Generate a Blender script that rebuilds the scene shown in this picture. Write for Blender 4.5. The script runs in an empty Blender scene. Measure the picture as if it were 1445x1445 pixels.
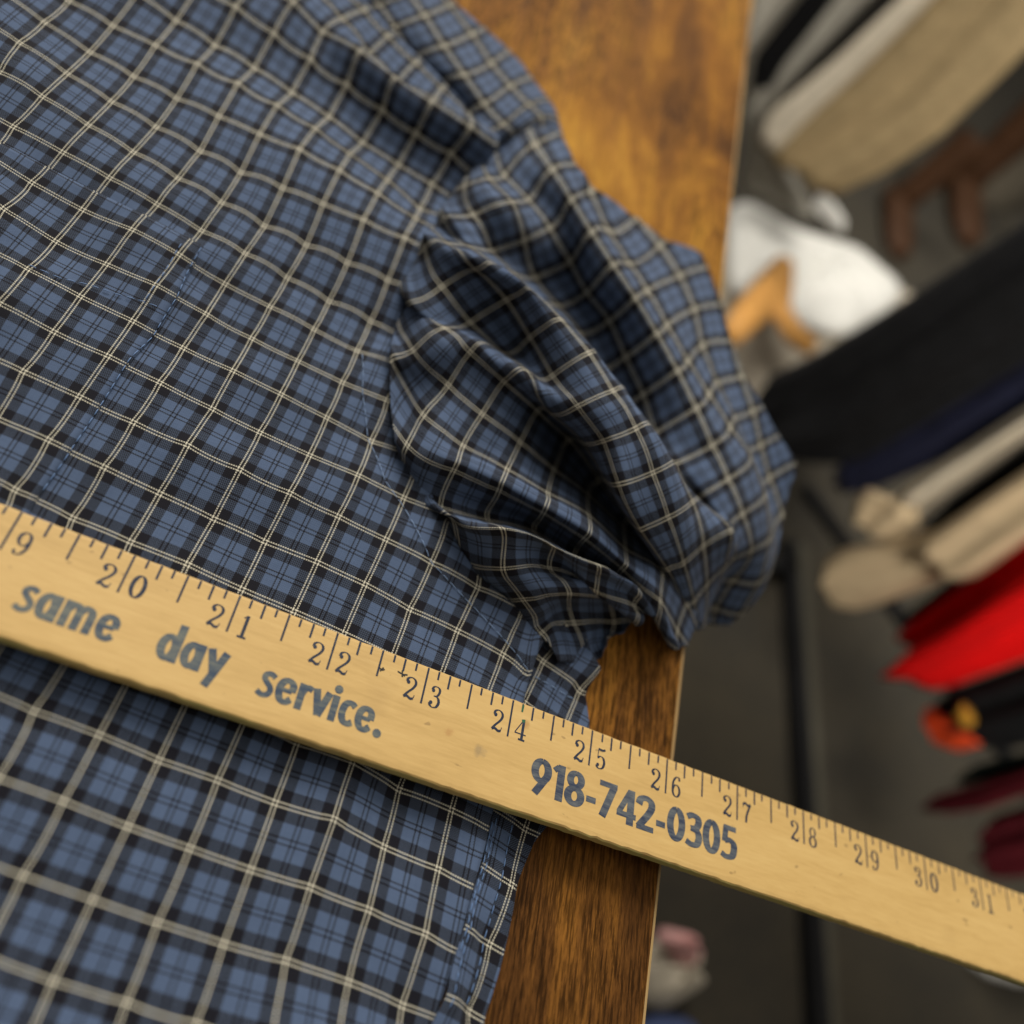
import bpy, bmesh, math, random
import numpy as np
from mathutils import Matrix, Vector

random.seed(7)
rng = np.random.default_rng(7)
scene = bpy.context.scene
# Units are metres. x runs along the yardstick (0 at its 24 inch mark), y across it, z up; z = 0 is the yardstick's upper face.
TABLE = -0.011
FLOOR = -0.76

# ---------------------------------------------------------------- camera
FPX, CPX = 1250.0, 722.5
CAM = np.array([-0.09390275, -0.0976183, 0.20110571])
RWC = np.array([[0.86411159, 0.15816242, 0.47780311], [0.39606769, -0.79946143, -0.45165452], [0.31055038, 0.57952228, -0.75346691]])
cam_data = bpy.data.cameras.new('camera')
cam = bpy.data.objects.new('camera', cam_data)
scene.collection.objects.link(cam)
scene.camera = cam
M3 = RWC.T @ np.diag([1, -1, -1])
cam.matrix_world = Matrix([[*M3[0], CAM[0]], [*M3[1], CAM[1]], [*M3[2], CAM[2]], [0, 0, 0, 1]])
cam_data.sensor_width = 36.0
cam_data.lens = 36.0 * FPX / 1445.0
cam_data.clip_start = 0.01
cam_data.clip_end = 50
cam_data.dof.use_dof = True
cam_data.dof.focus_distance = 0.232
cam_data.dof.aperture_fstop = 5.0
cam_data.dof.aperture_blades = 9

# ---------------------------------------------------------------- light
world = bpy.data.worlds.new('World')
scene.world = world
world.use_nodes = True
bg = world.node_tree.nodes['Background']
bg.inputs[0].default_value = (1.0, 0.93, 0.82, 1)
bg.inputs[1].default_value = 0.205

def area(name, loc, target, size, power, color, spread=180):
    d = bpy.data.lights.new(name, 'AREA')
    d.shape = 'RECTANGLE'; d.size, d.size_y = size
    d.energy = power; d.color = color; d.spread = math.radians(spread)
    o = bpy.data.objects.new(name, d)
    scene.collection.objects.link(o)
    o.location = loc
    o.rotation_euler = (Vector(target) - Vector(loc)).to_track_quat('-Z', 'Y').to_euler()

area('ceiling_or_fill_lamp', (-0.6, 2.3, 2.05), (0.0, 0.1, 0), (2.6, 1.5), 131, (1.0, 0.95, 0.87))
area('ceiling_or_fill_lamp', (0.1, 0.4, 2.2), (0.05, 0.1, 0), (1.8, 1.8), 13, (1.0, 0.95, 0.87))
area('ceiling_or_fill_lamp', (0.2, -0.7, 1.7), (1.35, 1.1, -.25), (0.6, 0.6), 15, (1.0, 0.95, 0.87), 48)  # added fill lamp, narrow cone to brighten the hanging clothes; no real fitting

scene.view_settings.view_transform = 'Standard'
scene.view_settings.look = 'None'
scene.view_settings.exposure = 0.0
scene.view_settings.gamma = 1.0
scene.view_settings.use_curve_mapping = False
scene.render.engine = 'CYCLES'
scene.cycles.use_denoising = True
scene.cycles.max_bounces = 6

# ---------------------------------------------------------------- helpers
def link(o, parent=None):
    scene.collection.objects.link(o)
    if parent: o.parent = parent
    return o

def thing(name, label, cat, loc=(0, 0, 0), group=None):
    o = bpy.data.objects.new(name, None)
    o.empty_display_size = .02
    o.location = loc
    o['label'] = label; o['category'] = cat
    if group: o['group'] = group
    return link(o)

def tag(o, label, cat, group=None):
    o['label'] = label; o['category'] = cat
    if group: o['group'] = group
    return o

def mesh(name, verts, faces, material, parent=None, uvs=None, smooth=True):
    me = bpy.data.meshes.new(name)
    off = Vector(parent.location) if parent else Vector((0, 0, 0))
    p = parent
    while p and p.parent:
        p = p.parent; off += Vector(p.location)
    me.from_pydata([(v[0] - off[0], v[1] - off[1], v[2] - off[2]) for v in verts], [], [tuple(int(i) for i in f) for f in faces])
    if uvs is not None:
        lay = me.uv_layers.new(name='UVMap')
        idx = np.empty(len(me.loops), np.int32); me.loops.foreach_get('vertex_index', idx)
        lay.data.foreach_set('uv', np.asarray(uvs, np.float32)[idx].ravel())
    me.materials.append(material)
    if smooth: me.polygons.foreach_set('use_smooth', np.ones(len(me.polygons), bool))
    me.update()
    return link(bpy.data.objects.new(name, me), parent)

def from_bm(name, bm, material, parent=None, smooth=False):
    bmesh.ops.recalc_face_normals(bm, faces=bm.faces)
    v = [tuple(x.co) for x in bm.verts]; bm.verts.index_update()
    f = [[x.index for x in y.verts] for y in bm.faces]
    bm.free()
    return mesh(name, v, f, material, parent, smooth=smooth)

class Nodes:
    """Short hand for building a node material."""
    def __init__(self, name):
        self.m = bpy.data.materials.new(name); self.m.use_nodes = True
        self.t = self.m.node_tree; self.bsdf = self.t.nodes['Principled BSDF']
    def put(self, sock, v):
        if hasattr(v, 'is_output'): self.t.links.new(v, sock)
        else: sock.default_value = v if not isinstance(v, tuple) or len(v) != 3 or sock.type != 'RGBA' else (*v, 1)
    def n(self, kind, **kw):
        nd = self.t.nodes.new(kind)
        for k, v in kw.items(): setattr(nd, k, v)
        return nd
    def math(self, op, a, b=0.0):
        nd = self.n('ShaderNodeMath', operation=op); self.put(nd.inputs[0], a); self.put(nd.inputs[1], b); return nd.outputs[0]
    def mix(self, f, a, b, mode='MIX'):
        nd = self.n('ShaderNodeMix', data_type='RGBA', blend_type=mode)
        self.put(nd.inputs[0], f); self.put(nd.inputs[6], a); self.put(nd.inputs[7], b); return nd.outputs[2]
    def ramp(self, f, stops, interp='LINEAR'):
        nd = self.n('ShaderNodeValToRGB'); cr = nd.color_ramp; cr.interpolation = interp
        while len(cr.elements) < len(stops): cr.elements.new(1.0)
        for e, (p, c) in zip(cr.elements, stops):
            e.position = p; e.color = (*c, 1) if isinstance(c, tuple) else (c, c, c, 1)
        self.put(nd.inputs[0], f); return nd.outputs[0]
    def noise(self, vec, scale, detail=3, rough=.55, mapscale=(1, 1, 1), rot=(0, 0, 0), loc=(0, 0, 0), dist=0.0):
        mp = self.n('ShaderNodeMapping'); self.put(mp.inputs[0], vec); mp.inputs[1].default_value = loc; mp.inputs[2].default_value = rot; mp.inputs[3].default_value = mapscale
        nd = self.n('ShaderNodeTexNoise'); self.put(nd.inputs['Vector'], mp.outputs[0])
        nd.inputs['Scale'].default_value = scale; nd.inputs['Detail'].default_value = detail; nd.inputs['Roughness'].default_value = rough
        nd.inputs['Distortion'].default_value = dist
        return nd.outputs[0]
    def coord(self, which='Object'):
        return self.n('ShaderNodeTexCoord').outputs[which]
    def bump(self, h, strength, distance):
        nd = self.n('ShaderNodeBump'); nd.inputs['Strength'].default_value = strength; nd.inputs['Distance'].default_value = distance
        self.put(nd.inputs['Height'], h); self.t.links.new(nd.outputs[0], self.bsdf.inputs['Normal'])
    def set(self, **kw):
        for k, v in kw.items(): self.put(self.bsdf.inputs[k.replace('_', ' ')], v)
        return self.m

def fabric(name, color, var=.25, rough=.9, scale=40):
    N_ = Nodes(name); c = N_.coord()
    f = N_.noise(c, scale, 4)
    dark = tuple(x * (1 - var) for x in color); lite = tuple(min(1, x * (1 + var)) for x in color)
    N_.bump(N_.noise(c, 900, 2), .15, .0006)
    return N_.set(Base_Color=N_.ramp(f, [(.3, dark), (.7, lite)]), Roughness=rough, Specular_IOR_Level=.15)

# ---------------------------------------------------------------- materials
def plaid():
    N_ = Nodes('plaid_cotton')
    uv = N_.coord('UV')
    sp = N_.n('ShaderNodeSeparateXYZ'); N_.put(sp.inputs[0], uv)
    black, blue, cream = (.0065, .0065, .011), (.073, .108, .188), (.65, .615, .49)
    def stripes(x):
        t = N_.math('MULTIPLY', N_.math('PINGPONG', x, .5), 2)   # 0 on the cream line, 1 half way to the next
        return (N_.ramp(t, [(0, 0.0), (.47, 1.0), (.885, 0.0), (.945, 1.0)], 'CONSTANT'), N_.ramp(t, [(0, 0.0), (.037, 1.0), (.091, 0.0)], 'CONSTANT'))
    u, v = sp.outputs[0], sp.outputs[1]
    threads = 44
    cell = N_.math('ADD', N_.math('FLOOR', N_.math('MULTIPLY', u, threads)), N_.math('FLOOR', N_.math('MULTIPLY', v, threads)))
    over = N_.math('ADD', .16, N_.math('MULTIPLY', N_.math('FLOORED_MODULO', cell, 2), .68))
    (bu, cu), (bv, cv) = stripes(u), stripes(v)
    def both(a, b):
        return N_.math('ADD', N_.math('MULTIPLY', a, over), N_.math('MULTIPLY', b, N_.math('SUBTRACT', 1.0, over)))
    col = N_.ramp(both(bu, bv), [(0, black), (.16, (.0095, .0105, .014)), (.5, (.0245, .0285, .041)), (.84, (.050, .068, .110)), (1, blue)])
    col = N_.mix(N_.math('POWER', both(cu, cv), 1.15), col, cream)
    fade = N_.noise(uv, 1.3, 4)
    slub = N_.noise(uv, 30, 2, mapscale=(1, .06, 1))
    slub2 = N_.noise(uv, 30, 2, mapscale=(.06, 1, 1))
    k = N_.math('ADD', N_.math('MULTIPLY', N_.math('ADD', slub, slub2), .25), N_.math('MULTIPLY', fade, .4))
    col = N_.mix(1.0, col, N_.ramp(k, [(.25, (.78, .78, .78)), (.65, (1.15, 1.13, 1.1))]), 'MULTIPLY')
    wv = N_.math('MULTIPLY', N_.math('SINE', N_.math('MULTIPLY', u, 2 * math.pi * 22)), N_.math('SINE', N_.math('MULTIPLY', v, 2 * math.pi * 22)))
    N_.bump(wv, .2, .0001)
    return N_.set(Base_Color=col, Roughness=.85, Sheen_Weight=.04, Specular_IOR_Level=.18)
PLAID = plaid()

def thread_mat(name, c):
    N_ = Nodes(name)
    return N_.set(Base_Color=c, Roughness=.5)
THREAD = thread_mat('blue_thread', (.10, .19, .38))
THREAD_PALE = thread_mat('pale_blue_thread', (.19, .29, .48))

def table_wood():
    N_ = Nodes('rustic_wood_laminate'); c = N_.coord()
    rot = (0, 0, -.057)
    wob = N_.noise(c, 3, 3)
    big = N_.noise(c, 11, 5, .62, (1.8, .45, 1), rot, dist=.6)
    streak = N_.noise(c, 22, 7, .68, (3.0, .22, 1), rot, dist=.5)
    fine = N_.noise(c, 120, 5, .66, (4.0, .28, 1), rot)
    pores = N_.noise(c, 360, 4, .66, (3.6, .26, 1), rot, loc=(.3, .1, 0))
    tone = N_.math('ADD', N_.math('MULTIPLY', big, .62), N_.math('ADD', N_.math('MULTIPLY', streak, .30), N_.math('MULTIPLY', fine, .10)))
    col = N_.ramp(tone, [(.33, (.030, .013, .005)), (.42, (.115, .047, .011)), (.50, (.235, .098, .017)), (.57, (.37, .172, .026)), (.70, (.53, .285, .044))])
    pm = N_.ramp(pores, [(.47, 1.0), (.56, .34), (.66, .12)])
    pores2 = N_.noise(c, 800, 2, .6, (2.2, .35, 1), rot)
    pm = N_.mix(1.0, pm, N_.ramp(pores2, [(.40, 1.1), (.64, .6)]), 'MULTIPLY')
    patch = N_.ramp(N_.noise(c, 14, 3, .5, (1.2, .5, 1), rot, loc=(2, 1, 0)), [(.34, .35), (.55, 1.0)])
    col = N_.mix(N_.math('MULTIPLY', patch, .9), col, N_.mix(1.0, col, pm, 'MULTIPLY'))
    N_.bump(N_.math('ADD', pm, N_.math('MULTIPLY', fine, .3)), .10, .0004)
    return N_.set(Base_Color=col, Roughness=N_.ramp(streak, [(.3, .55), (.7, .75)]), Specular_IOR_Level=.05)
WOOD = table_wood()

def edge_mat():
    N_ = Nodes('worn_table_edge'); c = N_.coord()
    f = N_.noise(c, 200, 4, .6, (1, .06, 1))
    return N_.set(Base_Color=N_.ramp(f, [(.3, (.20, .115, .04)), (.65, (.46, .31, .13))]), Roughness=.5)
EDGE = edge_mat()

def stick_wood():
    N_ = Nodes('pale_basswood'); c = N_.coord()
    g = N_.noise(c, 30, 6, .65, (.6, 5, 5), dist=.3)
    f = N_.noise(c, 420, 4, .65, (.3, 2.6, 2.6))
    col = N_.ramp(N_.math('ADD', N_.math('MULTIPLY', g, .6), N_.math('MULTIPLY', f, .4)), [(.30, (.47, .30, .10)), (.5, (.56, .365, .13)), (.70, (.63, .43, .165))])
    # handling stains and small flecks
    st = N_.ramp(N_.noise(c, 26, 3, .5, loc=(.4, .2, 0)), [(.66, 0.0), (.78, 1.0)])
    col = N_.mix(N_.math('MULTIPLY', st, .35), col, (.25, .14, .05))
    sp = N_.ramp(N_.noise(c, 420, 1, .4, (.6, 1, 1)), [(.755, 0.0), (.79, 1.0)])
    col = N_.mix(N_.math('MULTIPLY', sp, .4), col, (.11, .06, .025))
    # grey smudge near the middle and a brown one by the 24 inch mark
    for (sx, sy, r_, c_) in ((-.0072, -.0025, .0042, (.26, .19, .10)), (.0048, .0085, .0030, (.36, .18, .05)), (-.0165, -.0005, .003, (.42, .22, .07))):
        vd = N_.n('ShaderNodeVectorMath', operation='DISTANCE'); N_.put(vd.inputs[0], c); vd.inputs[1].default_value = (sx, sy, .0037)
        k_ = N_.math('ADD', N_.math('DIVIDE', vd.outputs['Value'], r_), N_.math('MULTIPLY', N_.noise(c, 500, 3), .9))
        col = N_.mix(N_.ramp(k_, [(.55, .6), (.95, 0.0)]), col, c_)
    # old green paint left along the lower edge
    sp_ = N_.n('ShaderNodeSeparateXYZ'); N_.put(sp_.inputs[0], c)
    low = N_.math('LESS_THAN', sp_.outputs[1], -.0141)
    col = N_.mix(N_.math('MULTIPLY', low, N_.ramp(N_.noise(c, 70, 3, .6, (.4, 1, 1)), [(.40, .25), (.62, .9)])), col, (.40, .37, .12))
    N_.bump(f, .12, .0003)
    return N_.set(Base_Color=col, Roughness=.55, Specular_IOR_Level=.35)
STICK = stick_wood()

def ink_mat(name, a, b, lo, hi):
    """Printed ink: worn so that the wood grain comes through."""
    N_ = Nodes(name); c = N_.coord()
    f = N_.noise(c, 420, 5, .75, (.45, 2.4, 1))
    g = N_.noise(c, 60, 3, .5, loc=(.2, .7, 0))
    k = N_.math('ADD', N_.math('MULTIPLY', f, .75), N_.math('MULTIPLY', g, .25))
    col = N_.ramp(k, [(lo, a), (hi, b)])
    return N_.set(Base_Color=col, Roughness=.6, Specular_IOR_Level=.25)
INK = ink_mat('dark_blue_ink', (.014, .022, .046), (.075, .085, .10), .50, .76)
INK_WORN = ink_mat('worn_blue_ink', (.036, .058, .094), (.18, .185, .145), .42, .66)
INK_PHONE = ink_mat('blue_grey_ink', (.030, .042, .075), (.155, .165, .16), .40, .66)
INK_BLACK = ink_mat('black_ink', (.012, .014, .016), (.05, .05, .045), .45, .7)
INK_GREEN = ink_mat('green_ink', (.015, .09, .05), (.05, .15, .07), .45, .7)

# ---------------------------------------------------------------- cloth
def ray(px, py):
    px = np.asarray(px, float); py = np.asarray(py, float)
    d = np.stack([(px - CPX) / FPX, (py - CPX) / FPX, np.ones_like(px)], -1) @ RWC
    return d / np.linalg.norm(d, axis=-1, keepdims=True)

def at(px, py, z):
    d = ray(px, py)
    return CAM + d * ((z - CAM[2]) / d[..., 2])[..., None]

def project(P):
    X = (P - CAM) @ RWC.T
    return CPX + FPX * X[..., 0] / X[..., 2], CPX + FPX * X[..., 1] / X[..., 2]

def tps(src, val, q, reg=1e-3):
    """Thin plate spline through val at src, read at q."""
    src = np.asarray(src, float); val = np.asarray(val, float); q = np.asarray(q, float)
    def U(r2): return r2 * np.log(r2 + 1e-9)
    n = len(src)
    K = U(((src[:, None] - src[None]) ** 2).sum(-1)) + reg * np.eye(n)
    Pm = np.hstack([np.ones((n, 1)), src])
    A = np.zeros((n + 3, n + 3)); A[:n, :n] = K; A[:n, n:] = Pm; A[n:, :n] = Pm.T
    b = np.zeros((n + 3, val.shape[1])); b[:n] = val
    w = np.linalg.solve(A, b)
    out = np.empty((len(q), val.shape[1]))
    for s in range(0, len(q), 4000):
        Q = q[s:s + 4000]
        out[s:s + 4000] = U(((Q[:, None] - src[None]) ** 2).sum(-1)) @ w[:n] + np.hstack([np.ones((len(Q), 1)), Q]) @ w[n:]
    return out

N = 4  # lattice nodes per check of the plaid

class Cloth:
    def __init__(self, nodes, heights, ua, ub, va, vb, La, Lb, floor, pins=(), hide=(), iters=600, reg=2e-3, stretch=1.0, bend=.02, hold=0.0, grip=.7, zreg=.05):
        """nodes: (a, b, px, py) traced crossings; heights: (a, b, z in mm) first guess; La, Lb: size of a check in metres."""
        self.ua, self.va = ua, va
        self.na = int(round((ub - ua) * N)) + 1; self.nb = int(round((vb - va) * N)) + 1
        A, B = np.meshgrid(ua + np.arange(self.na) / N, va + np.arange(self.nb) / N, indexing='ij')
        q = np.stack([A.ravel(), B.ravel()], 1)
        nd = np.array([n[:4] for n in list(nodes) + list(hide)], float)
        pix = tps(nd[:, :2], nd[:, 2:4], q, reg)
        hh = np.array(list(heights) + [(a, b, zz) for a, b, x, y, zz in hide], float)
        z = tps(hh[:, :2], hh[:, 2:3], q, zreg)[:, 0] / 1000
        z = np.clip(z, -.06, .045)
        P0 = at(pix[:, 0], pix[:, 1], z)
        X = P0.reshape(self.na, self.nb, 3).copy()
        self.X0 = X.copy()
        # traced nodes snap to bilinear combos of lattice nodes
        fa = (nd[:, 0] - ua) * N; fb = (nd[:, 1] - va) * N
        ok = (fa >= 0) & (fa <= self.na - 1) & (fb >= 0) & (fb <= self.nb - 1)
        nd = nd[ok]; fa = fa[ok]; fb = fb[ok]
        D = ray(nd[:, 2], nd[:, 3])
        def cell(fa, fb):
            ia = np.minimum(fa.astype(int), self.na - 2); ib = np.minimum(fb.astype(int), self.nb - 2)
            return ia, ib, fa - ia, fb - ib
        ia, ib, wa, wb = cell(fa, fb)
        pin = np.array(pins, float).reshape(-1, 5)
        pa, pb, pwa, pwb = cell((pin[:, 0] - ua) * N, (pin[:, 1] - va) * N)
        hd = np.array(hide, float).reshape(-1, 5)
        ha, hb, hwa, hwb = cell((hd[:, 0] - ua) * N, (hd[:, 1] - va) * N)
        H3 = at(hd[:, 2], hd[:, 3], hd[:, 4] / 1000)
        la, lb = La / N, Lb / N; ld = (la * la + lb * lb) ** .5
        def corr(ia, ib, wa, wb, target, k):
            W = [((1 - wa) * (1 - wb)), (wa * (1 - wb)), ((1 - wa) * wb), wa * wb]
            I = [(ia, ib), (ia + 1, ib), (ia, ib + 1), (ia + 1, ib + 1)]
            P = sum(w[:, None] * X[i] for w, i in zip(W, I))
            d = (target(P) - P) * k / sum(w * w for w in W)[:, None]
            for w, i in zip(W, I):
                np.add.at(X, i, w[:, None] * d)
        def edge(Pa, Pb, L, k):
            d = Pb - Pa; n = np.linalg.norm(d, axis=-1, keepdims=True) + 1e-9
            g = .5 * k * (1 - L / n) * d
            Pa += g; Pb -= g
        for it in range(iters):
            t = it / iters
            # bending: pull towards the mean of neighbours two apart
            kb = bend * (1 - .8 * t)
            Y = X.copy()
            Y[2:-2] += kb * (-X[:-4] + 4 * X[1:-3] - 6 * X[2:-2] + 4 * X[3:-1] - X[4:])
            Y[:, 2:-2] += kb * (-X[:, :-4] + 4 * X[:, 1:-3] - 6 * X[:, 2:-2] + 4 * X[:, 3:-1] - X[:, 4:])
            X[:] = Y
            X += max(hold, .02 * (1 - 2 * t)) * (self.X0 - X)
            for o in (0, 1):
                edge(X[o:-1:2], X[o + 1::2], la, stretch)
                edge(X[:, o:-1:2], X[:, o + 1::2], lb, stretch)
                edge(X[o:-1:2, :-1], X[o + 1::2, 1:], ld, .15)
                edge(X[o:-1:2, 1:], X[o + 1::2, :-1], ld, .15)
            corr(ia, ib, wa, wb, lambda P: CAM + D * ((P - CAM) * D).sum(-1, keepdims=True), grip)
            if len(hd):
                corr(ha, hb, hwa, hwb, lambda P: H3, .25 * grip)
            if len(pin):
                corr(pa, pb, pwa, pwb, lambda P: pin[:, 2:5], grip)
            floor(X)
        self.X = X
        P = self.at(nd[:, 0], nd[:, 1]); x, y = project(P)
        self.err = np.hypot(x - nd[:, 2], y - nd[:, 3]); self.nd = nd
        def st(Y, L, ax):
            d = np.linalg.norm(np.diff(Y, axis=ax), axis=-1) / L; return np.percentile(d, [5, 50, 95]).round(2)
        self.report = (self.err.mean().round(2), self.err.max().round(1), st(X, la, 0), st(X, lb, 1))

    def at(self, a, b):
        """Cubic (Catmull-Rom) reading of the lattice at check coordinates a, b."""
        a = np.asarray(a, float); b = np.asarray(b, float)
        fa = np.clip((a - self.ua) * N, 0, self.na - 1.0001); fb = np.clip((b - self.va) * N, 0, self.nb - 1.0001)
        ia = fa.astype(int); ib = fb.astype(int); ta = fa - ia; tb = fb - ib
        def wts(t): return [(-t + 2 * t**2 - t**3) / 2, (2 - 5 * t**2 + 3 * t**3) / 2, (t + 4 * t**2 - 3 * t**3) / 2, (-t**2 + t**3) / 2]
        wa, wb = wts(ta), wts(tb)
        out = 0
        for m in range(4):
            for n in range(4):
                out = out + (wa[m] * wb[n])[..., None] * self.X[np.clip(ia + m - 1, 0, self.na - 1), np.clip(ib + n - 1, 0, self.nb - 1)]
        return out
# ---------------------------------------------------------------- cloth data
def tl(x0, y0, size, pts):
    k = size / 1445.0
    return [(a, b, x0 + x * k, y0 + y * k) for a, b, x, y in pts]

BODY = (
 tl(300,500,300,[(-2,-2,140,110),(-1,-2,465,270),(0,-2,775,430),(1,-2,1075,590),(-1,-3,580,45),(0,-3,880,190),(1,-3,1185,310),
  (-2,-1,0,370),(-1,-1,320,530),(0,-1,660,685),(1,-1,990,820),(2,-1,1300,975),(-1,0,185,780),(0,0,525,940),(1,0,855,1100),(2,0,1178,1258),
  (-1,1,10,1120),(0,1,355,1275),(1,1,710,1410)]) +
 tl(500,680,300,[(3,0,525,550),(4,0,840,720),(2,1,75,695),(3,1,375,865),(4,1,700,1010),(5,1,1005,1170),(4.72,0,1075,825),(5.55,1,1185,1310),
  (2.8,-1,595,205),(3,-.75,625,270),(4,-.22,850,640),(5,.15,1130,900),(5.85,.55,1280,1080)]) +
 tl(0,500,300,[(-5,0,165,130),(-4,0,550,300),(-3,0,905,460),(-2,0,1275,615),(-4,-1,745,25),(-3,-1,1085,190),
  (-4,1,335,595),(-3,1,705,765),(-2,1,1085,945),(-4,2,105,935),(-3,2,490,1115),(-2,2,885,1275),(-1,2,1275,1425)]) +
 tl(0,250,300,[(-6,-1,0,870),(-5,-1,375,1065),(-6,-2,195,640),(-5,-2,555,825),(-4,-2,910,990),(-3,-2,1245,1160),
  (-7,-3,25,230),(-6,-3,385,450),(-5,-3,735,605),(-4,-3,1070,745),(-3,-3,1405,930),(-7,-4,220,50),(-6,-4,570,235),(-5,-4,910,370),(-4,-4,1225,540),
  (-6,-5,745,5),(-5,-5,1070,185),(-4,-5,1370,365)]) +
 tl(300,250,300,[(-2,-3,265,1095),(-3,-4,85,725),(-2,-4,390,880),(-1,-4,690,1035),(0,-4,980,1180),(-3,-5,220,520),(-2,-5,505,685),(-1,-5,790,845),(0,-5,1075,980),
  (-4,-6,60,175),(-3,-6,350,335),(-2,-6,635,465),(-1,-6,915,585),(0,-6,1190,700),(-3,-7,475,75),(-2,-7,750,180),(-1,-7,1025,285),(0,-7,1305,410),
  (-1,-8,1125,105),(0,-9,1405,215),(.85,-4,1240,1260),(.6,-5,1250,1055),(.5,-6,1330,750),(.48,-7,1430,470)]) +
 tl(300,0,300,[(-4,-7,190,1175),(-5,-8,40,790),(-4,-8,320,910),(-3,-8,590,1010),(-2,-8,865,1155),(-5,-9,170,560),(-4,-9,440,710),(-3,-9,700,870),(-2,-9,930,1040),(-1,-9,1190,1225),
  (-6,-10,15,310),(-5,-10,285,465),(-4,-10,540,630),(-3,-10,795,795),(-2,-10,1020,970),(-1,-10,1265,1120),
  (-6,-11,155,40),(-5,-11,420,225),(-4,-11,670,400),(-3,-11,915,570),(-2,-11,1160,745),(-1,-11,1385,905),(-5,-12,550,10),(-4,-12,745,215),(-4,-13,880,130),(-3,-13,1060,365)]) +
 tl(480,0,260,[(0,-10,715,1440),(0,-11,870,1195),(-2,-13,430,655),(-4,-14,200,85),(-3,-14,375,275),(-2,-14,595,490),(-1,-14,795,690),(0,-14,1000,890)]) +
 tl(0,0,300,[(-8,-5,85,860),(-7,-5,425,1035),(-9,-6,0,490),(-8,-6,285,655),(-7,-6,600,850),(-6,-6,905,1035),(-5,-6,1210,1214),(-9,-7,130,290),(-8,-7,455,500),(-7,-7,755,690),(-6,-7,1060,865),(-5,-7,1360,1030),
  (-9,-8,300,150),(-8,-8,610,355),(-7,-8,905,520),(-6,-8,1200,670),(-9,-9,465,5),(-8,-9,765,175),(-7,-9,1055,305),(-6,-9,1340,430),(-7,-10,1195,140)]) +
 tl(0,880,300,[(-2,5,225,595),(-1,5,675,755),(0,5,1080,930),(-1,6,430,1205),(0,6,870,1380)]) +
 tl(0,1145,300,[(1,6,1290,250),(0,7,630,600),(1,7,1070,755),(-1,7,150,435),(0,8,360,1155),(1,8,860,1295),(2,8,1330,1440)]) +
 tl(250,1000,300,[(1,5,275,485),(2,5,665,640),(3,5,1070,745),(4,5,1405,940),(2,6,500,1095),(3,6,905,1210),(4,6,1305,1365),(2,4,815,235),(3,4,1195,360)]) +
 tl(270,1145,300,[(2,7,220,900),(3,7,640,1010),(4,7,1070,1160),(5,7,1430,1320)]) +
 tl(500,1040,300,[(4,4,300,360),(5,4,660,495),(5,5,570,895),(5,6,485,1335),(5.78,4,915,625),(5.68,5,810,1020)]) +
 tl(530,1145,300,[(5.6,6,550,950),(5.55,7,415,1405)]))

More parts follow.
